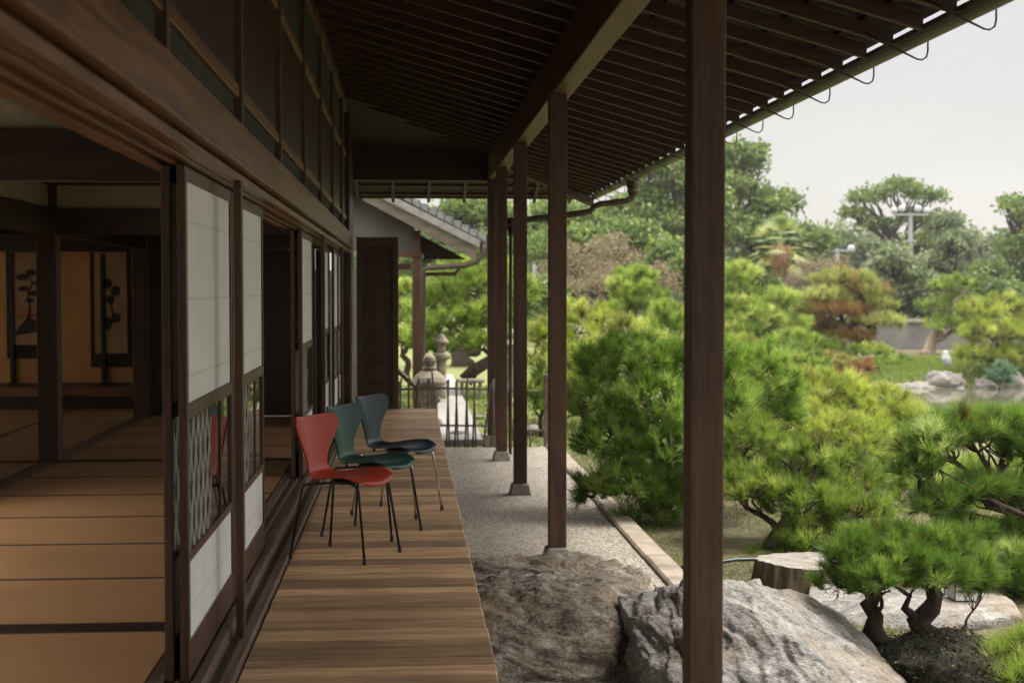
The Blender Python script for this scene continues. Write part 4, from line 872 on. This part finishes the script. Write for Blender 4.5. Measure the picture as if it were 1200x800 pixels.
pine('russet and green layered pine before the grey wall', gbase(1000, 38),
     [(990, 326, 38, 32, 9, .72), (1000, 340, 38.1, 38, 8, .38), (965, 346, 37.8, 28, 9, .75), (1012, 354, 37.9, 30, 9, .62), (982, 364, 37.6, 38, 8, .32), (1028, 376, 37.6, 28, 10, .80), (958, 380, 37.6, 24, 8, .34), (992, 392, 37.5, 26, 7, .30), (948, 362, 37.9, 18, 9, .66)], 'orange', L=.22, n=24, w=.016, tint=(.55, .12), trunk_r=.15)
pine('low rounded green bush below the layered pine', gbase(915, 28), [(930, 400, 28, 26, 14), (905, 412, 27.5, 26, 14), (945, 420, 27.5, 22, 12)], 'mid', L=.18, n=22, w=.013, cat='bush', name='clipped_bush')
pine('pale low bush immediately right of the near pillar', gbase(870, 24), [(862, 410, 24, 26, 16), (892, 425, 24, 26, 14), (850, 435, 23.5, 18, 16)], 'bright', L=.16, n=22, w=.011, cat='bush', name='clipped_bush', tint=(.4, .15))
pine('reddish brown low bush near the pond', gbase(985, 33), [(972, 424, 33, 20, 11), (998, 428, 33, 20, 10), (985, 440, 32.5, 24, 8)], 'orange', L=.18, n=22, w=.014, cat='bush', name='russet_bush', tint=(.42, .16))
pine('green rounded bush at the water left of the russet bush', gbase(930, 31), [(920, 432, 31, 24, 12), (950, 437, 30.5, 20, 9), (895, 440, 30, 18, 8)], 'mid', L=.18, n=22, w=.014, cat='bush', name='clipped_bush', tint=(.55, .15))
pine('olive bush under the overhanging russet branches', gbase(980, 36.5), [(965, 405, 36.5, 20, 9), (1000, 412, 36.5, 16, 8)], 'mid', L=.18, n=22, w=.015, cat='bush', name='clipped_bush', tint=(.28, .12))
pine('small light green bush beside the wall and the russet bush', gbase(1028, 41), [(1022, 408, 41, 14, 6), (1035, 412, 41, 12, 5)], 'bright', L=.16, n=22, w=.015, cat='bush', name='clipped_bush', tint=(.4, .12))
pine('round dark green bush left of the pond rocks', gbase(1047, 39), [(1047, 425, 39, 20, 12), (1035, 436, 38.8, 16, 9), (1060, 436, 38.8, 14, 9)], 'mid', L=.2, n=22, w=.017, cat='bush', name='clipped_bush', tint=(.4, .15))
pine('low green bushes along the foot of the russet pine', gbase(1015, 37), [(1010, 448, 36, 18, 6), (1032, 452, 36, 14, 6), (950, 448, 33, 20, 8)], 'mid', L=.18, n=20, w=.015, cat='bush', name='clipped_bush', tint=(.6, .15))
pine('green pine with a pale trunk before the grey wall', gbase(1090, 44), [(1118, 335, 44, 22, 14), (1105, 358, 44, 22, 13), (1132, 360, 44, 20, 14), (1118, 382, 43.5, 30, 13)], 'mid', L=.25, n=22, w=.02, bark='bark_pale', trunk_r=.13, tint=(.5, .2), trunks=[[(1086, 418, 44, .32), (1089, 412, 44, .20), (1092, 400, 44, .17), (1098, 385, 44, .14), (1108, 370, 44, .12)]])
pine('broad yellow green pine above the pond rocks at right', gbase(1185, 36.5), [(1150, 365, 36.5, 24, 13), (1185, 358, 37, 28, 14), (1165, 390, 36, 36, 15), (1205, 385, 36.5, 30, 20), (1145, 415, 36, 24, 12), (1190, 418, 36, 34, 16)], 'bright', L=.23, n=22, w=.018, tint=(.45, .18), trunk_r=.16)
pine('small blue green leafy plant between two pond rocks', gbase(1174, 34.6), [(1174, 434, 34.6, 13, 9), (1170, 443, 34.5, 11, 7)], 'blue', L=.16, n=20, w=.02, cat='plant', name='leafy_plant', trunk_r=.03, group=None)

# --- background trees
tree('tall broad tree standing right of the near pillar, against the sky', gbase(880, 66),
     [(872, 185, 66, 34, 20), (862, 225, 66, 44, 24), (905, 245, 66, 40, 26), (868, 275, 65, 50, 28), (925, 280, 66, 36, 24), (960, 285, 67, 24, 18), (845, 205, 67, 30, 22), (895, 310, 65, 40, 22)], leaf=.36, gap=.2, sub=.34)
tree('large green tree behind the near pillar and the downpipe', gbase(770, 62), [(790, 210, 62, 50, 26), (770, 250, 62, 56, 32), (800, 295, 62, 50, 32), (725, 270, 62, 40, 30), (820, 250, 63, 40, 40)], leaf=.36, tint=(.55, .16), sub=.36)
tree('mid green tree seen between the two far pillars', gbase(660, 58), [(640, 255, 58, 40, 22), (680, 265, 58, 40, 24), (650, 290, 57, 44, 22), (615, 285, 58, 34, 24)], leaf=.34, kind='forest', tint=(.6, .15))
tree('green tree rising above the tiled annex roof', gbase(560, 56), [(540, 250, 56, 38, 18), (580, 262, 56, 40, 24), (520, 275, 56, 34, 22), (560, 295, 55, 44, 26), (500, 300, 55, 34, 26), (480, 330, 55, 26, 26)], leaf=.34, kind='forest', tint=(.5, .15))
tree('flat spreading tree with gaps of sky through its crown', gbase(1055, 82),
     [(1010, 232, 82, 24, 10), (1050, 220, 82, 32, 10), (1085, 228, 82, 24, 9), (1000, 250, 82, 16, 7), (1030, 262, 82, 26, 8), (1075, 255, 82, 20, 8), (1105, 262, 82, 22, 14), (1095, 285, 82, 30, 14)], leaf=.36, gap=.35, sub=.42, trunk_r=.35)
tree('rounded grey green tree behind the russet pine', gbase(1050, 50), [(1045, 310, 50, 34, 22), (1065, 340, 50, 38, 26), (1030, 340, 50, 32, 26), (1060, 372, 50, 36, 20)], kind='olive', leaf=.26, sub=.34)
tree('layered olive green conifer right of the grey green tree', gbase(1118, 60), [(1115, 285, 60, 28, 14), (1105, 305, 60, 34, 14), (1128, 325, 60, 30, 16), (1110, 262, 61, 20, 12)], kind='olive', leaf=.3, sub=.3, name='conifer', tint=(.35, .15))
tree('dark tree at right edge rising against the sky', gbase(1205, 68), [(1205, 250, 68, 34, 22), (1190, 290, 68, 30, 26), (1215, 320, 68, 40, 30), (1185, 240, 69, 14, 12)], leaf=.34, gap=.35, sub=.34)
tree('low green tree under the floodlight mast at right', gbase(1160, 56), [(1150, 335, 56, 20, 14), (1185, 345, 56, 26, 16), (1160, 318, 58, 24, 12)], leaf=.3, tint=(.4, .15))
tree('bare tan shrub thicket behind the round clipped pine', gbase(700, 40), [(675, 305, 40, 34, 22), (720, 300, 40, 36, 26), (700, 330, 39, 48, 22), (775, 330, 40, 26, 26), (650, 325, 40, 26, 24)], kind='tan', leaf=.10, dens=.35, sub=.34, name='bare_shrub', cat='shrub', trunk_r=.08, group='tan shrubs', bark='bark_pale')
tree('tan leafless bushes to the right of the palm', gbase(965, 52), [(950, 318, 52, 22, 16), (980, 315, 52, 22, 16), (930, 330, 52, 16, 14)], kind='tan', leaf=.11, dens=.35, sub=.34, name='bare_shrub', cat='shrub', trunk_r=.08, group='tan shrubs', bark='bark_pale')
tree('dark green trees massed behind the layered pine right of the near pillar', gbase(900, 49), [(860, 340, 46, 26, 20), (890, 345, 46, 26, 22), (925, 355, 46, 24, 18), (905, 380, 45, 40, 14), (950, 385, 45, 20, 10)], leaf=.26, tint=(.3, .15))
tree('dark shrubs under the trees in front of the wall at right', gbase(1150, 49), [(1090, 385, 49.5, 22, 12), (1150, 385, 49, 26, 20), (1180, 350, 49, 26, 22), (1150, 350, 49, 20, 16), (1065, 400, 49.8, 14, 8)], leaf=.26, tint=(.28, .15), cat='shrub', name='shrub', limbs=False)
tree('broad green trees behind the tan shrub thicket', gbase(720, 50), [(640, 300, 52, 34, 24), (690, 285, 52, 40, 20), (740, 280, 52, 40, 24), (790, 310, 50, 36, 30), (820, 330, 50, 30, 30)], leaf=.28, tint=(.5, .16))
tree('green shrubs seen low through the gap left of the far pillars', gbase(540, 38), [(490, 360, 38, 24, 26), (530, 345, 38, 30, 30), (575, 350, 38, 34, 30), (610, 360, 38, 30, 34), (645, 350, 38, 24, 20)], leaf=.24, tint=(.6, .16), cat='shrub', name='shrub', limbs=False)
# far tree belt closing the horizon
belt = [(x, 300 + 8 * math.sin(x * .05), 95, 40, 26) for x in range(440, 1300, 42)]
def belt_build():
    Vs = []; Ts = []
    for p in belt:
        for dz in (0, 45):
            c = at(p[0], p[1] + dz, p[2]); s = p[2] / FPX; r = np.array((p[3] * s, 3., p[4] * s * (1.2 if dz else 1)))
            for q in range(9):
                u = nrm(rng.normal(size=(1, 3)))[0]; cc = np.array(c) + u * r * .7; P, D = pad_points(cc, r * .42, 90, low=-.7, lump=.3)
                V, tt = leaves(P, D, 2, .6, .3, np.clip(rng.normal(rng.normal(.45, .14), .15, len(P)), 0, 1)); Vs.append(V); Ts.append(tt)
    o = tri_obj('distant_woods', np.concatenate(Vs), np.concatenate(Ts), G['olive'], None); tag(o, 'far off belt of hazy green woodland closing the garden', 'woods', kind='stuff')
belt_build()

# palm
def palm(px, Y, ztop_py, label):
    b = Vector(gbase(px, Y)); b.z = hgt(b.x, b.y); top = at(px, ztop_py, Y); t = thing('palm_tree', b, label, 'palm tree')
    MB().tube([b, (b.x, b.y, (b.z + top.z) / 2), top], [.14, .13, .15], 10).build('trunk', W['bark_pale'], t, smooth=True)
    Vs = []; Ts = []; rr = random.Random(5)
    for k in range(34):
        az = rr.uniform(0, 6.28); el = rr.uniform(-.9, 1.2); d = Vector((math.cos(az) * math.cos(el), math.sin(az) * math.cos(el), math.sin(el))); Lp = rr.uniform(.6, .9)
        hub = top + d * Lp; side = d.cross(Vector((0, 0, 1))); side = side.normalized() if side.length > .05 else Vector((1, 0, 0)); tn = rr.uniform(.1, .9) if el > -.4 else .95
        for j in range(16):
            a = -1.25 + 2.5 * j / 15; dd = (d * math.cos(a) + side * math.sin(a)).normalized(); tip = hub + dd * .55 + Vector((0, 0, -.12)); wv = dd.cross(d.cross(side)).normalized() * .03
            Vs += [hub - wv, hub + wv, tip]; Ts += [tn] * 3
        w_ = side * .012; Vs += [top - w_, top + w_, hub]; Ts += [tn] * 3
    tri_obj('crown', np.array([tuple(v) for v in Vs]), np.array(Ts), G['palm'], t)
    Vs = []
    for k in range(500):
        az = rr.uniform(0, 6.28); zz = rr.uniform(-.8, .05); q_ = .16 + .16 * (zz + .8); p = top + Vector((math.cos(az) * q_, math.sin(az) * q_, zz)); q = p + Vector((math.cos(az) * .14, math.sin(az) * .14, -.3)); s = Vector((-math.sin(az), math.cos(az), 0)) * .03; Vs += [p - s, p + s, q]
    tri_obj('dead_fronds', np.array([tuple(v) for v in Vs]), np.random.default_rng(1).random(len(Vs)), foliage('dry fronds', [(0, (.20, .11, .04)), (1, (.46, .32, .16))]), t)
palm(915, 47, 288, 'palm with drooping fan leaves and dry brown fronds below')

# ------------------------------------------------------------------ small garden things
def wall_far():
    t = thing('boundary_wall', (at(1010, 400, 47.5).x, 47.5, -.1), 'weathered dark grey wall behind the garden pines', 'wall')
    MB().box(at(860, 400, 47.5).x, at(1290, 400, 47.5).x, 47.5, 47.8, -.6, at(1000, 378, 47.5).z).build('wall_face', noisy('grey wall', [(.3, (.14, .14, .135)), (.7, (.26, .25, .24))], 1.2, .9, .3), t)
    MB().box(at(860, 400, 47.5).x, at(1290, 400, 47.5).x, 47.4, 47.9, at(1000, 378, 47.5).z + .002, at(1000, 374, 47.5).z).build('coping', W['stone'], t)
wall_far()
# pond rocks
for i, (px, py, Y, rx, rz_, lab) in enumerate([
    (1106, 454, 35.6, 27, 20, 'big pale pond rock below the standing white bird'),
    (1078, 459, 35.4, 30, 12, 'long low grey rock left of the big pond rock'),
    (1055, 459, 35.2, 9, 8, 'small round dark rock at the left end of the pond rocks'),
    (1046, 450, 36, 8, 10, 'upright dark stone at the water, leftmost of the pond rocks'),
    (1125, 462, 35.0, 12, 9, 'pale rock against the right foot of the big pond rock'),
    (1157, 456, 35.2, 17, 14, 'rounded grey rock left of the blue green plant'),
    (1188, 452, 35.4, 18, 18, 'mottled boulder right of the blue green plant'),
    (1137, 462, 35.0, 8, 5, 'low stone between the big pond rock and the rounded grey rock'),
    (1195, 474, 32.5, 14, 9, 'half sunken pale rock in the pond at the right edge')]):
    c = at(px, py, Y); s = Y / FPX; rock(c, (rx * s, rx * s * .8, rz_ * s), lab, 100 + i, 'rock_far', 2.6, .22, 4, group='rocks round the pond', name='pond_rock', cuts=(((.3, -.5, .8), .85),))
# stones by the fence and on the lawn
for i, (px, py, Y, rx, rz_, lab) in enumerate([
    (538, 512, 19.4, 13, 8, 'rounded brown stone behind the fence, next to the pale path'),
    (562, 513, 19.6, 11, 7, 'rounded stone behind the fence, left of the far pillars'),
    (628, 505, 19.8, 16, 7, 'flat stone beside the wooden fence post'),
    (556, 488, 22.5, 13, 2.5, 'flat stepping stone on the lawn right of the pale path')]):
    c = at(px, py, Y); s = Y / FPX; rock(c, (rx * s, rx * s * .8, rz_ * s), lab, 140 + i, 'rock_far', 2.6, .12, 4, name='garden_stone', group='stones on the lawn')
# bird
def bird():
    c = at(1108, 436, 35.9); t = thing('white_bird', c, 'pale grey-white bird hunched on top of the big pond rock', 'bird', local=True)
    m = noisy('pale feathers', [(.3, (.28, .31, .36)), (.6, (.50, .52, .54))], 9, .8, .1)
    bd = MB(); bd.lathe([(.02, .14), (.055, .18), (.085, .24), (.10, .32), (.098, .38), (.075, .44), (.058, .475), (.06, .50), (.055, .53), (.03, .555), (.01, .56)], (0, 0, 0), 16)
    bd.v = [(v[0] * 1.35 + (.0 if v[2] > .4 else .3 * (.4 - v[2])), v[1] * 1.2, v[2]) for v in bd.v]; bd.build('body', m, t, smooth=True, sub=1)
    MB().tube([(-.035, 0, .515), (-.15, 0, .485)], [.014, .003], 6).build('beak', flat('yellow beak', (.55, .38, .08)), t)
    for s in (-1, 1): MB().tube([(.01, s * .03, .17), (.0, s * .032, .08), (.01, s * .035, -.02)], .007, 6).build('leg', flat('bird leg', (.12, .10, .05)), t)
bird()
# stone lanterns
def lantern(px, Y, prof_parts, label):
    b = at(px, 400, Y); b.z = hgt(b.x, Y) - .02; t = thing('stone_lantern', b, label, 'stone lantern', 'stone lanterns')
    for nm, prof, sq in prof_parts: MB().lathe(prof, b, 24, sq=sq).build(nm, W['lantern'], t, smooth=False, bevel=.008)
lantern(503, 20.6, [('base', [(.26, 0), (.26, .10), (.20, .14), (.17, .2)], .6), ('post', [(.13, .2), (.12, .42), (.17, .46), (.17, .50)], .8), ('light_box', [(.135, .502), (.135, .70)], .9),
                    ('roof', [(.25, .702), (.255, .74), (.22, .80), (.15, .87), (.09, .90)], 0), ('finial', [(.09, .902), (.11, .92), (.11, .945), (.075, .955), (.088, .99), (.10, 1.04), (.088, 1.09), (.05, 1.125), (.01, 1.135)], 0)],
        'squat stone lantern with domed cap and ball finial behind the veranda end')
lantern(517, 25.0, [('base', [(.22, 0), (.22, .10), (.12, .16)], 0), ('post', [(.10, .16), (.085, .45), (.09, .80), (.12, .84)], 0), ('platform', [(.14, .842), (.17, .88), (.16, .93), (.10, .96)], 0), ('light_box', [(.075, .962), (.075, 1.12)], .6), ('roof', [(.13, 1.122), (.135, 1.15), (.08, 1.22), (.05, 1.27), (.01, 1.29)], 0)],
        'slender stone lantern with a wide ring, behind the squat one')
lantern(600.5, 25, [('base', [(.22, 0), (.22, .10), (.12, .16)], 0), ('post', [(.10, .16), (.09, .80), (.14, .84), (.14, .9)], 0), ('light_box', [(.09, .902), (.09, 1.08)], .6), ('roof', [(.19, 1.082), (.19, 1.11), (.08, 1.2)], 0), ('finial', [(.06, 1.202), (.09, 1.25), (.07, 1.31), (.01, 1.37)], 0)],
        'tall stone lantern half hidden between two far pillars')
# stone bench
bb = at(552, 443, 26.5); t = thing('stone_bench', (bb.x, 26.5, 0), 'low flat stone bench on the lawn behind the fence', 'bench')
MB().box(bb.x - .25, bb.x + .25, 26.35, 26.65, .26, .33).build('bench_slab', W['lantern'], t, bevel=.02)
for s in (-1, 1): MB().box(bb.x + s * .17 - .03, bb.x + s * .17 + .03, 26.42, 26.58, -.06, .258).build('leg', W['lantern'], t, bevel=.01)
# bamboo fence
fence = thing('bamboo_fence', (.7, 17.95, 0), 'low dark bamboo fence of paired canes closing the end of the gravel', 'fence')
YF = 18.02
for zz, xa, xb in ((.735, -.14, 1.02), (.265, -.14, 1.02), (.70, 1.10, 1.80), (.20, 1.10, 1.80)):
    MB().tube([at(0, 0, YF) * 0 + Vector((xa, YF, zz)), Vector(((xa + xb) / 2, YF, zz + .012)), Vector((xb, YF, zz))], .013, 7).build('rail', W['bamboo'], fence, smooth=True)
def cane(x0, x1, z1=.90, yo=.02, r=.012):
    MB().tube([(x0, YF + yo, -.03), ((x0 + x1) / 2, YF + yo * 1.1, z1 / 2), (x1, YF + yo, z1 + random.uniform(-.03, .03))], r, 7).build('cane', W['bamboo'], fence, smooth=True)
for px in (468, 478, 489, 501, 524, 534, 546, 555, 577, 588):
    x = at(px, 400, YF).x; cane(x - .012, x + .02, .86, .025); cane(x + .028, x - .0, .84, -.025)
cane(at(515, 400, YF).x, at(506, 400, YF).x, .93); cane(at(513, 400, YF).x, at(503, 400, YF).x, .88, -.02)
cane(at(566, 400, YF).x, at(576, 400, YF).x, .80); cane(at(598, 400, YF).x, at(595, 400, YF).x, .85); cane(at(603, 400, YF).x, at(594, 400, YF).x, .80, -.02)
cane(at(622, 400, YF).x, at(621, 400, YF).x, .25)
MB().box(at(640, 400, YF).x - .03, at(640, 400, YF).x + .03, YF - .03, YF + .03, -.05, .92).build('end_post', W['bamboo'], fence, bevel=.006)
# leaning plank
a, b_ = at(464, 432, 19.2), at(486, 452, 19.2)
tag(MB().bar(a, b_, .5, .05).build('wooden_plank', W['trim'], bevel=.004), 'brown slanting plank just behind the shutter box', 'plank')
# neighbour annex with tiled gable roof
YA = 22.5
an = thing('tiled_annex', (.2, YA + 1.5, 0), 'small plastered annex with grey tiled gable roof beyond the veranda', 'annex')
def P_(px, py, dy=0.): return at(px, py, YA + dy)
def prism(pts, y0, y1):
    mb = MB(); n = len(pts); v = [(p.x, y0, p.z) for p in pts] + [(p.x, y1, p.z) for p in pts]
    mb.add(v, [tuple(range(n)), tuple(reversed(range(n, 2 * n)))] + [(i, i + n, (i + 1) % n + n, (i + 1) % n) for i in range(n)]); return mb
# slope line helper: gable slope from ridge on the left to the eave on the right
prism([P_(425, 235), P_(556, 304), P_(560, 292), P_(430, 226)], YA - .05, YA).build('bargeboard', W['grey'], an, bevel=.004)
prism([P_(430, 224), P_(561, 290), P_(563, 282), P_(432, 216)], YA - .10, YA + .12).build('verge_tiles', noisy('pale verge tiles', [(.3, (.20, .20, .20)), (.7, (.34, .335, .325))], 12), an)
tiles = MB()
a0, a1 = P_(434, 214), P_(568, 283); nrow = 14
for k in range(nrow):
    t0, t1 = k / nrow, (k + 1.12) / nrow; q0 = a0.lerp(a1, t0); q1 = a0.lerp(a1, t1)
    tiles.add([(q0.x, YA - .06, q0.z), (q1.x, YA - .06, q1.z), (q1.x, YA - .06, q1.z + .13), (q0.x, YA - .06, q0.z + .08), (q0.x, YA + 4, q0.z), (q1.x, YA + 4, q1.z), (q1.x, YA + 4, q1.z + .13), (q0.x, YA + 4, q0.z + .08)],
              [(0, 1, 2, 3), (7, 6, 5, 4), (3, 2, 6, 7), (1, 0, 4, 5), (2, 1, 5, 6), (0, 3, 7, 4)])
L0 = P_(434, 214); tiles.hexa([(L0.x - 3, YA, L0.z - 1.7), (L0.x, YA, L0.z - .02), (L0.x, YA + 4, L0.z - .02), (L0.x - 3, YA + 4, L0.z - 1.7), (L0.x - 3, YA, L0.z - 1.6), (L0.x, YA, L0.z + .08), (L0.x, YA + 4, L0.z + .08), (L0.x - 3, YA + 4, L0.z - 1.6)])
tiles.build('roof_tiles', noisy('grey roof tiles', [(.3, (.13, .14, .14)), (.7, (.28, .29, .29))], 10, .6), an)
prism([P_(425, 238), P_(548, 303), P_(497, 303), P_(497, 296), P_(425, 296)], YA + .55, YA + .60).build('gable_boards', W['int'], an)
prism([P_(404, 222, .3), P_(486, 260, .3), P_(486, 294, .3), P_(404, 294, .3)], YA + .30, YA + .36).build('plaster_wall', W['plaster'], an)
prism([P_(420, 294, .25), P_(494, 294, .25), P_(494, 301, .25), P_(420, 301, .25)], YA + .22, YA + .40).build('wall_beam', W['post'], an)
prism([P_(420, 309, .3), P_(482, 309, .3), P_(482, 316, .3), P_(420, 316, .3)], YA + .28, YA + .34).build('lintel', W['intx'], an)
xa = P_(484, 400, .3).x; xb = P_(493, 400, .3).x
MB().box(xa, xb, YA + .24, YA + .40, -.1, P_(486, 270, .3).z).build('porch_post', W['post'], an)
MB().box(-4, P_(430, 400, .3).x, YA + .3, YA + 3.5, -.1, 2.3).build('side_wall', W['plaster'], an)
MB().box(xa, xb, YA + 3.3, YA + 3.46, -.1, 2.6).build('porch_post', W['post'], an)
MB().tube([P_(566, 284), P_(566, 296), P_(558, 307), P_(545, 311), P_(500, 314), P_(495.5, 318), P_(495.5, 400), Vector((P_(495.5, 400).x, YA, 0))], .045, 10).build('downpipe', W['pipe'], an, smooth=True)
MB().tube([P_(497, 321, .5), P_(533, 321, .5), P_(540, 312, .3)], .03, 8).build('branch_pipe', W['pipe'], an, smooth=True)
# floodlight masts
def mast(px, Y, ptop, pbot, label, lamps):
    b = at(px, 400, Y); b.z = hgt(b.x, Y); tp = at(px, ptop, Y); t = thing('floodlight_mast', b, label, 'floodlight mast', 'floodlight masts')
    m = flat('pale blue painted steel', (.34, .38, .39), .6); MB().tube([b, tp], [.14, .12], 10).build('pole', m, t)
    MB().box(tp.x - 1.0, tp.x + 1.0, Y - .15, Y + .15, tp.z - .12, tp.z - .02).box(tp.x - .35, tp.x + .35, Y - .15, Y + .15, tp.z - 1.6, tp.z - 1.5).build('crossbar', m, t)
    for dx, dz in lamps:
        MB().lathe([(.07, 0), (.18, .07), (.20, .12), (.18, .28), (.10, .33)], (tp.x + dx, Y, tp.z + dz), 14).build('lamp_head', flat('white lamp housing', (.50, .54, .57), .4), t)
mast(1067, 78, 250, 290, 'tall pale blue floodlight mast before the flat spreading tree', ((-.95, 0), (-.5, .1), (.45, .1), (.95, 0)))
mast(981, 78, 292, 320, 'small pale mast right of the palm with two white lamps', ((-.9, -.1), (.8, -.1)))
mast(627, 76, 262, 290, 'pale floodlight head seen between two far pillars', ((-.7, -.3), (.7, -1.0), (-.2, -1.2)))
# stump, hose, slab, white box
def stump():
    c = at(942, 672, 9.6); c = Vector((c.x, 9.6, 0)); t = thing('tree_stump', c, 'wide sawn tree stump with pale top behind the pale rock', 'tree stump')
    sd = MB(); n = 72; rings = []
    for (z, k) in ((-.12, 1.12), (.0, 1.04), (.06, 1.0), (.125, .985)):
        for j in range(n):
            a = 2 * math.pi * j / n; r = 1 + .10 * math.sin(3 * a + 1) + .035 * math.sin(17 * a) + .03 * noise.noise(Vector((math.cos(a) * 6, math.sin(a) * 6, z * 3)))
            sd.v.append((c.x + .33 * r * k * math.cos(a), c.y + .32 * r * k * math.sin(a), z + (.012 * math.sin(2 * a) if z > .12 else 0))); sd.t.append(.5)
    for i in range(3):
        for j in range(n): sd.f.append((i * n + j, i * n + (j + 1) % n, (i + 1) * n + (j + 1) % n, (i + 1) * n + j))
    sd.build('bark', noisy('stump bark', [(.3, (.05, .035, .025)), (.55, (.16, .12, .085)), (.8, (.32, .26, .20))], 14, .9, 1, .03, vec=(1, 1, .2)), t)
    tp = MB(); tp.v = [(v[0], v[1], v[2] + .003) for v in sd.v[3 * n:]]; tp.t = [.5] * n; tp.f = [tuple(range(n))]
    tp.build('sawn_top', noisy('weathered end grain', [(.3, (.16, .14, .12)), (.7, (.38, .35, .31))], 9, .85, .4, .01), t)
stump()
hz = [at(820, 668, 10.0), at(846, 658, 10.0), at(862, 655.5, 10.05), at(890, 655, 10.1), at(915, 656, 10.15)]
tag(MB().tube([Vector((hz[0].x - .2, 10.0, .0))] + [Vector((p.x, p.y, max(p.z, .03))) for p in hz] + [Vector((hz[-1].x + .3, 10.3, .02))], .013, 8).build('garden_hose', flat('black hose', (.03, .035, .04), .4), smooth=True), 'black garden hose lying on the ground by the stump', 'hose')
sl = at(1070, 728, 8.75)
rock((sl.x + .0, 8.85, -.07), (.70, .64, .115), 'flat white stone slab behind the small gnarled pine', 61, 'rock2', 7, .05, 6, name='stone_slab', cat='slab', facets=4, rz=.35, cuts=(((.9, -.5, .05), .95), ((-.8, .6, .0), .9)))
wbx = at(1133, 722, 8.6); t = thing('white_garden_box', (wbx.x, 8.6, .05), 'small white box with dark corner legs on the stone slab', 'box')
xw, xe_ = at(1119, 700, 8.6).x, at(1149, 700, 8.6).x
MB().box(xw + .008, xe_ - .008, 8.61, 8.78, .055, .165).build('panel', flat('white plastic', (.62, .62, .58), .5), t)
MB().box(xw - .006, xe_ + .006, 8.59, 8.80, .167, .177).build('lid', flat('pale lid', (.70, .73, .75), .35), t)
for x in (xw, xe_ - .008):
    for y in (8.60, 8.782): MB().box(x, x + .007, y, y + .007, .045, .165).build('leg', flat('blue black metal', (.03, .05, .08), .4), t)

# grass blades on the near earth and the lawn
def grass():
    n = 26000; x = rng.uniform(1.95, 6.5, n); y = rng.uniform(5.5, 19, n); keep = np.array([noise.noise(Vector((a * 1.3, b * 1.3, 2))) > -.12 for a, b in zip(x, y)]); x, y = x[keep], y[keep]
    z = np.array([hgt(a, b) for a, b in zip(x, y)]); P = np.stack([x, y, z], 1); D = np.tile([0, 0, 1.], (len(P), 1))
    V, t = needles(P, D, 3, .05, .005, .6, np.clip(rng.normal(.5, .2, len(P)), 0, 1))
    n = 16000; x2 = rng.uniform(-1.5, 4, n); y2 = rng.uniform(18.3, 30, n); ok = (x2 < .3) | (x2 > 1.08); x2, y2 = x2[ok], y2[ok]; P2 = np.stack([x2, y2, np.array([hgt(a, b) for a, b in zip(x2, y2)])], 1)
    n = 9000; x3 = rng.uniform(11.5, 19, n); y3 = rng.uniform(35.4, 40.5, n); P3 = np.stack([x3, y3, np.array([hgt(a, b) for a, b in zip(x3, y3)])], 1); P3 = P3[P3[:, 2] > WZ + .05]
    V3, t3 = needles(P3, np.tile([0, 0, 1.], (len(P3), 1)), 3, .16, .03, .5, np.clip(rng.normal(.7, .15, len(P3)), 0, 1))
    V2, t2 = needles(P2, np.tile([0, 0, 1.], (len(P2), 1)), 3, .06, .014, .5, np.clip(rng.normal(.6, .15, len(P2)), 0, 1))
    o = tri_obj('short_grass', np.concatenate([V, V2, V3]), np.concatenate([t, t2, t3]), foliage('grass blades', [(0, (.16, .12, .05)), (.4, (.12, .14, .035)), (1, (.20, .29, .06))]), None); tag(o, 'short grass growing on the garden ground', 'grass', kind='stuff')
grass()

def litter():
    n = 1500; x = np.concatenate([rng.uniform(.6, 1.72, n // 3), 1.72 - np.abs(rng.normal(0, .10, n // 3)), rng.uniform(1.95, 3.2, n // 3)]); y = rng.uniform(8.8, 17.8, len(x))
    z = np.where(x < 1.76, .004, np.array([hgt(a, b) + .012 for a, b in zip(x, y)])); P = np.stack([x, y, z], 1)
    d = nrm(np.stack([rng.normal(size=len(x)), rng.normal(size=len(x)), np.zeros(len(x))], 1)); s_ = np.cross(d, [0, 0, 1.]) * rng.choice([.0018, .006], (len(x), 1), p=[.75, .25]); L = rng.uniform(.03, .08, (len(x), 1))
    V = np.stack([P - s_, P + s_, P + d * L + [0, 0, .003]], 1).reshape(-1, 3)
    o = tri_obj('fallen_needles', V, np.repeat(rng.random(len(x)), 3), foliage('dry needle litter', [(0, (.09, .05, .025)), (.6, (.22, .13, .06)), (1, (.30, .24, .10))]), None)
    tag(o, 'dry brown pine needles scattered over gravel and earth', 'fallen needles', kind='stuff')
litter()
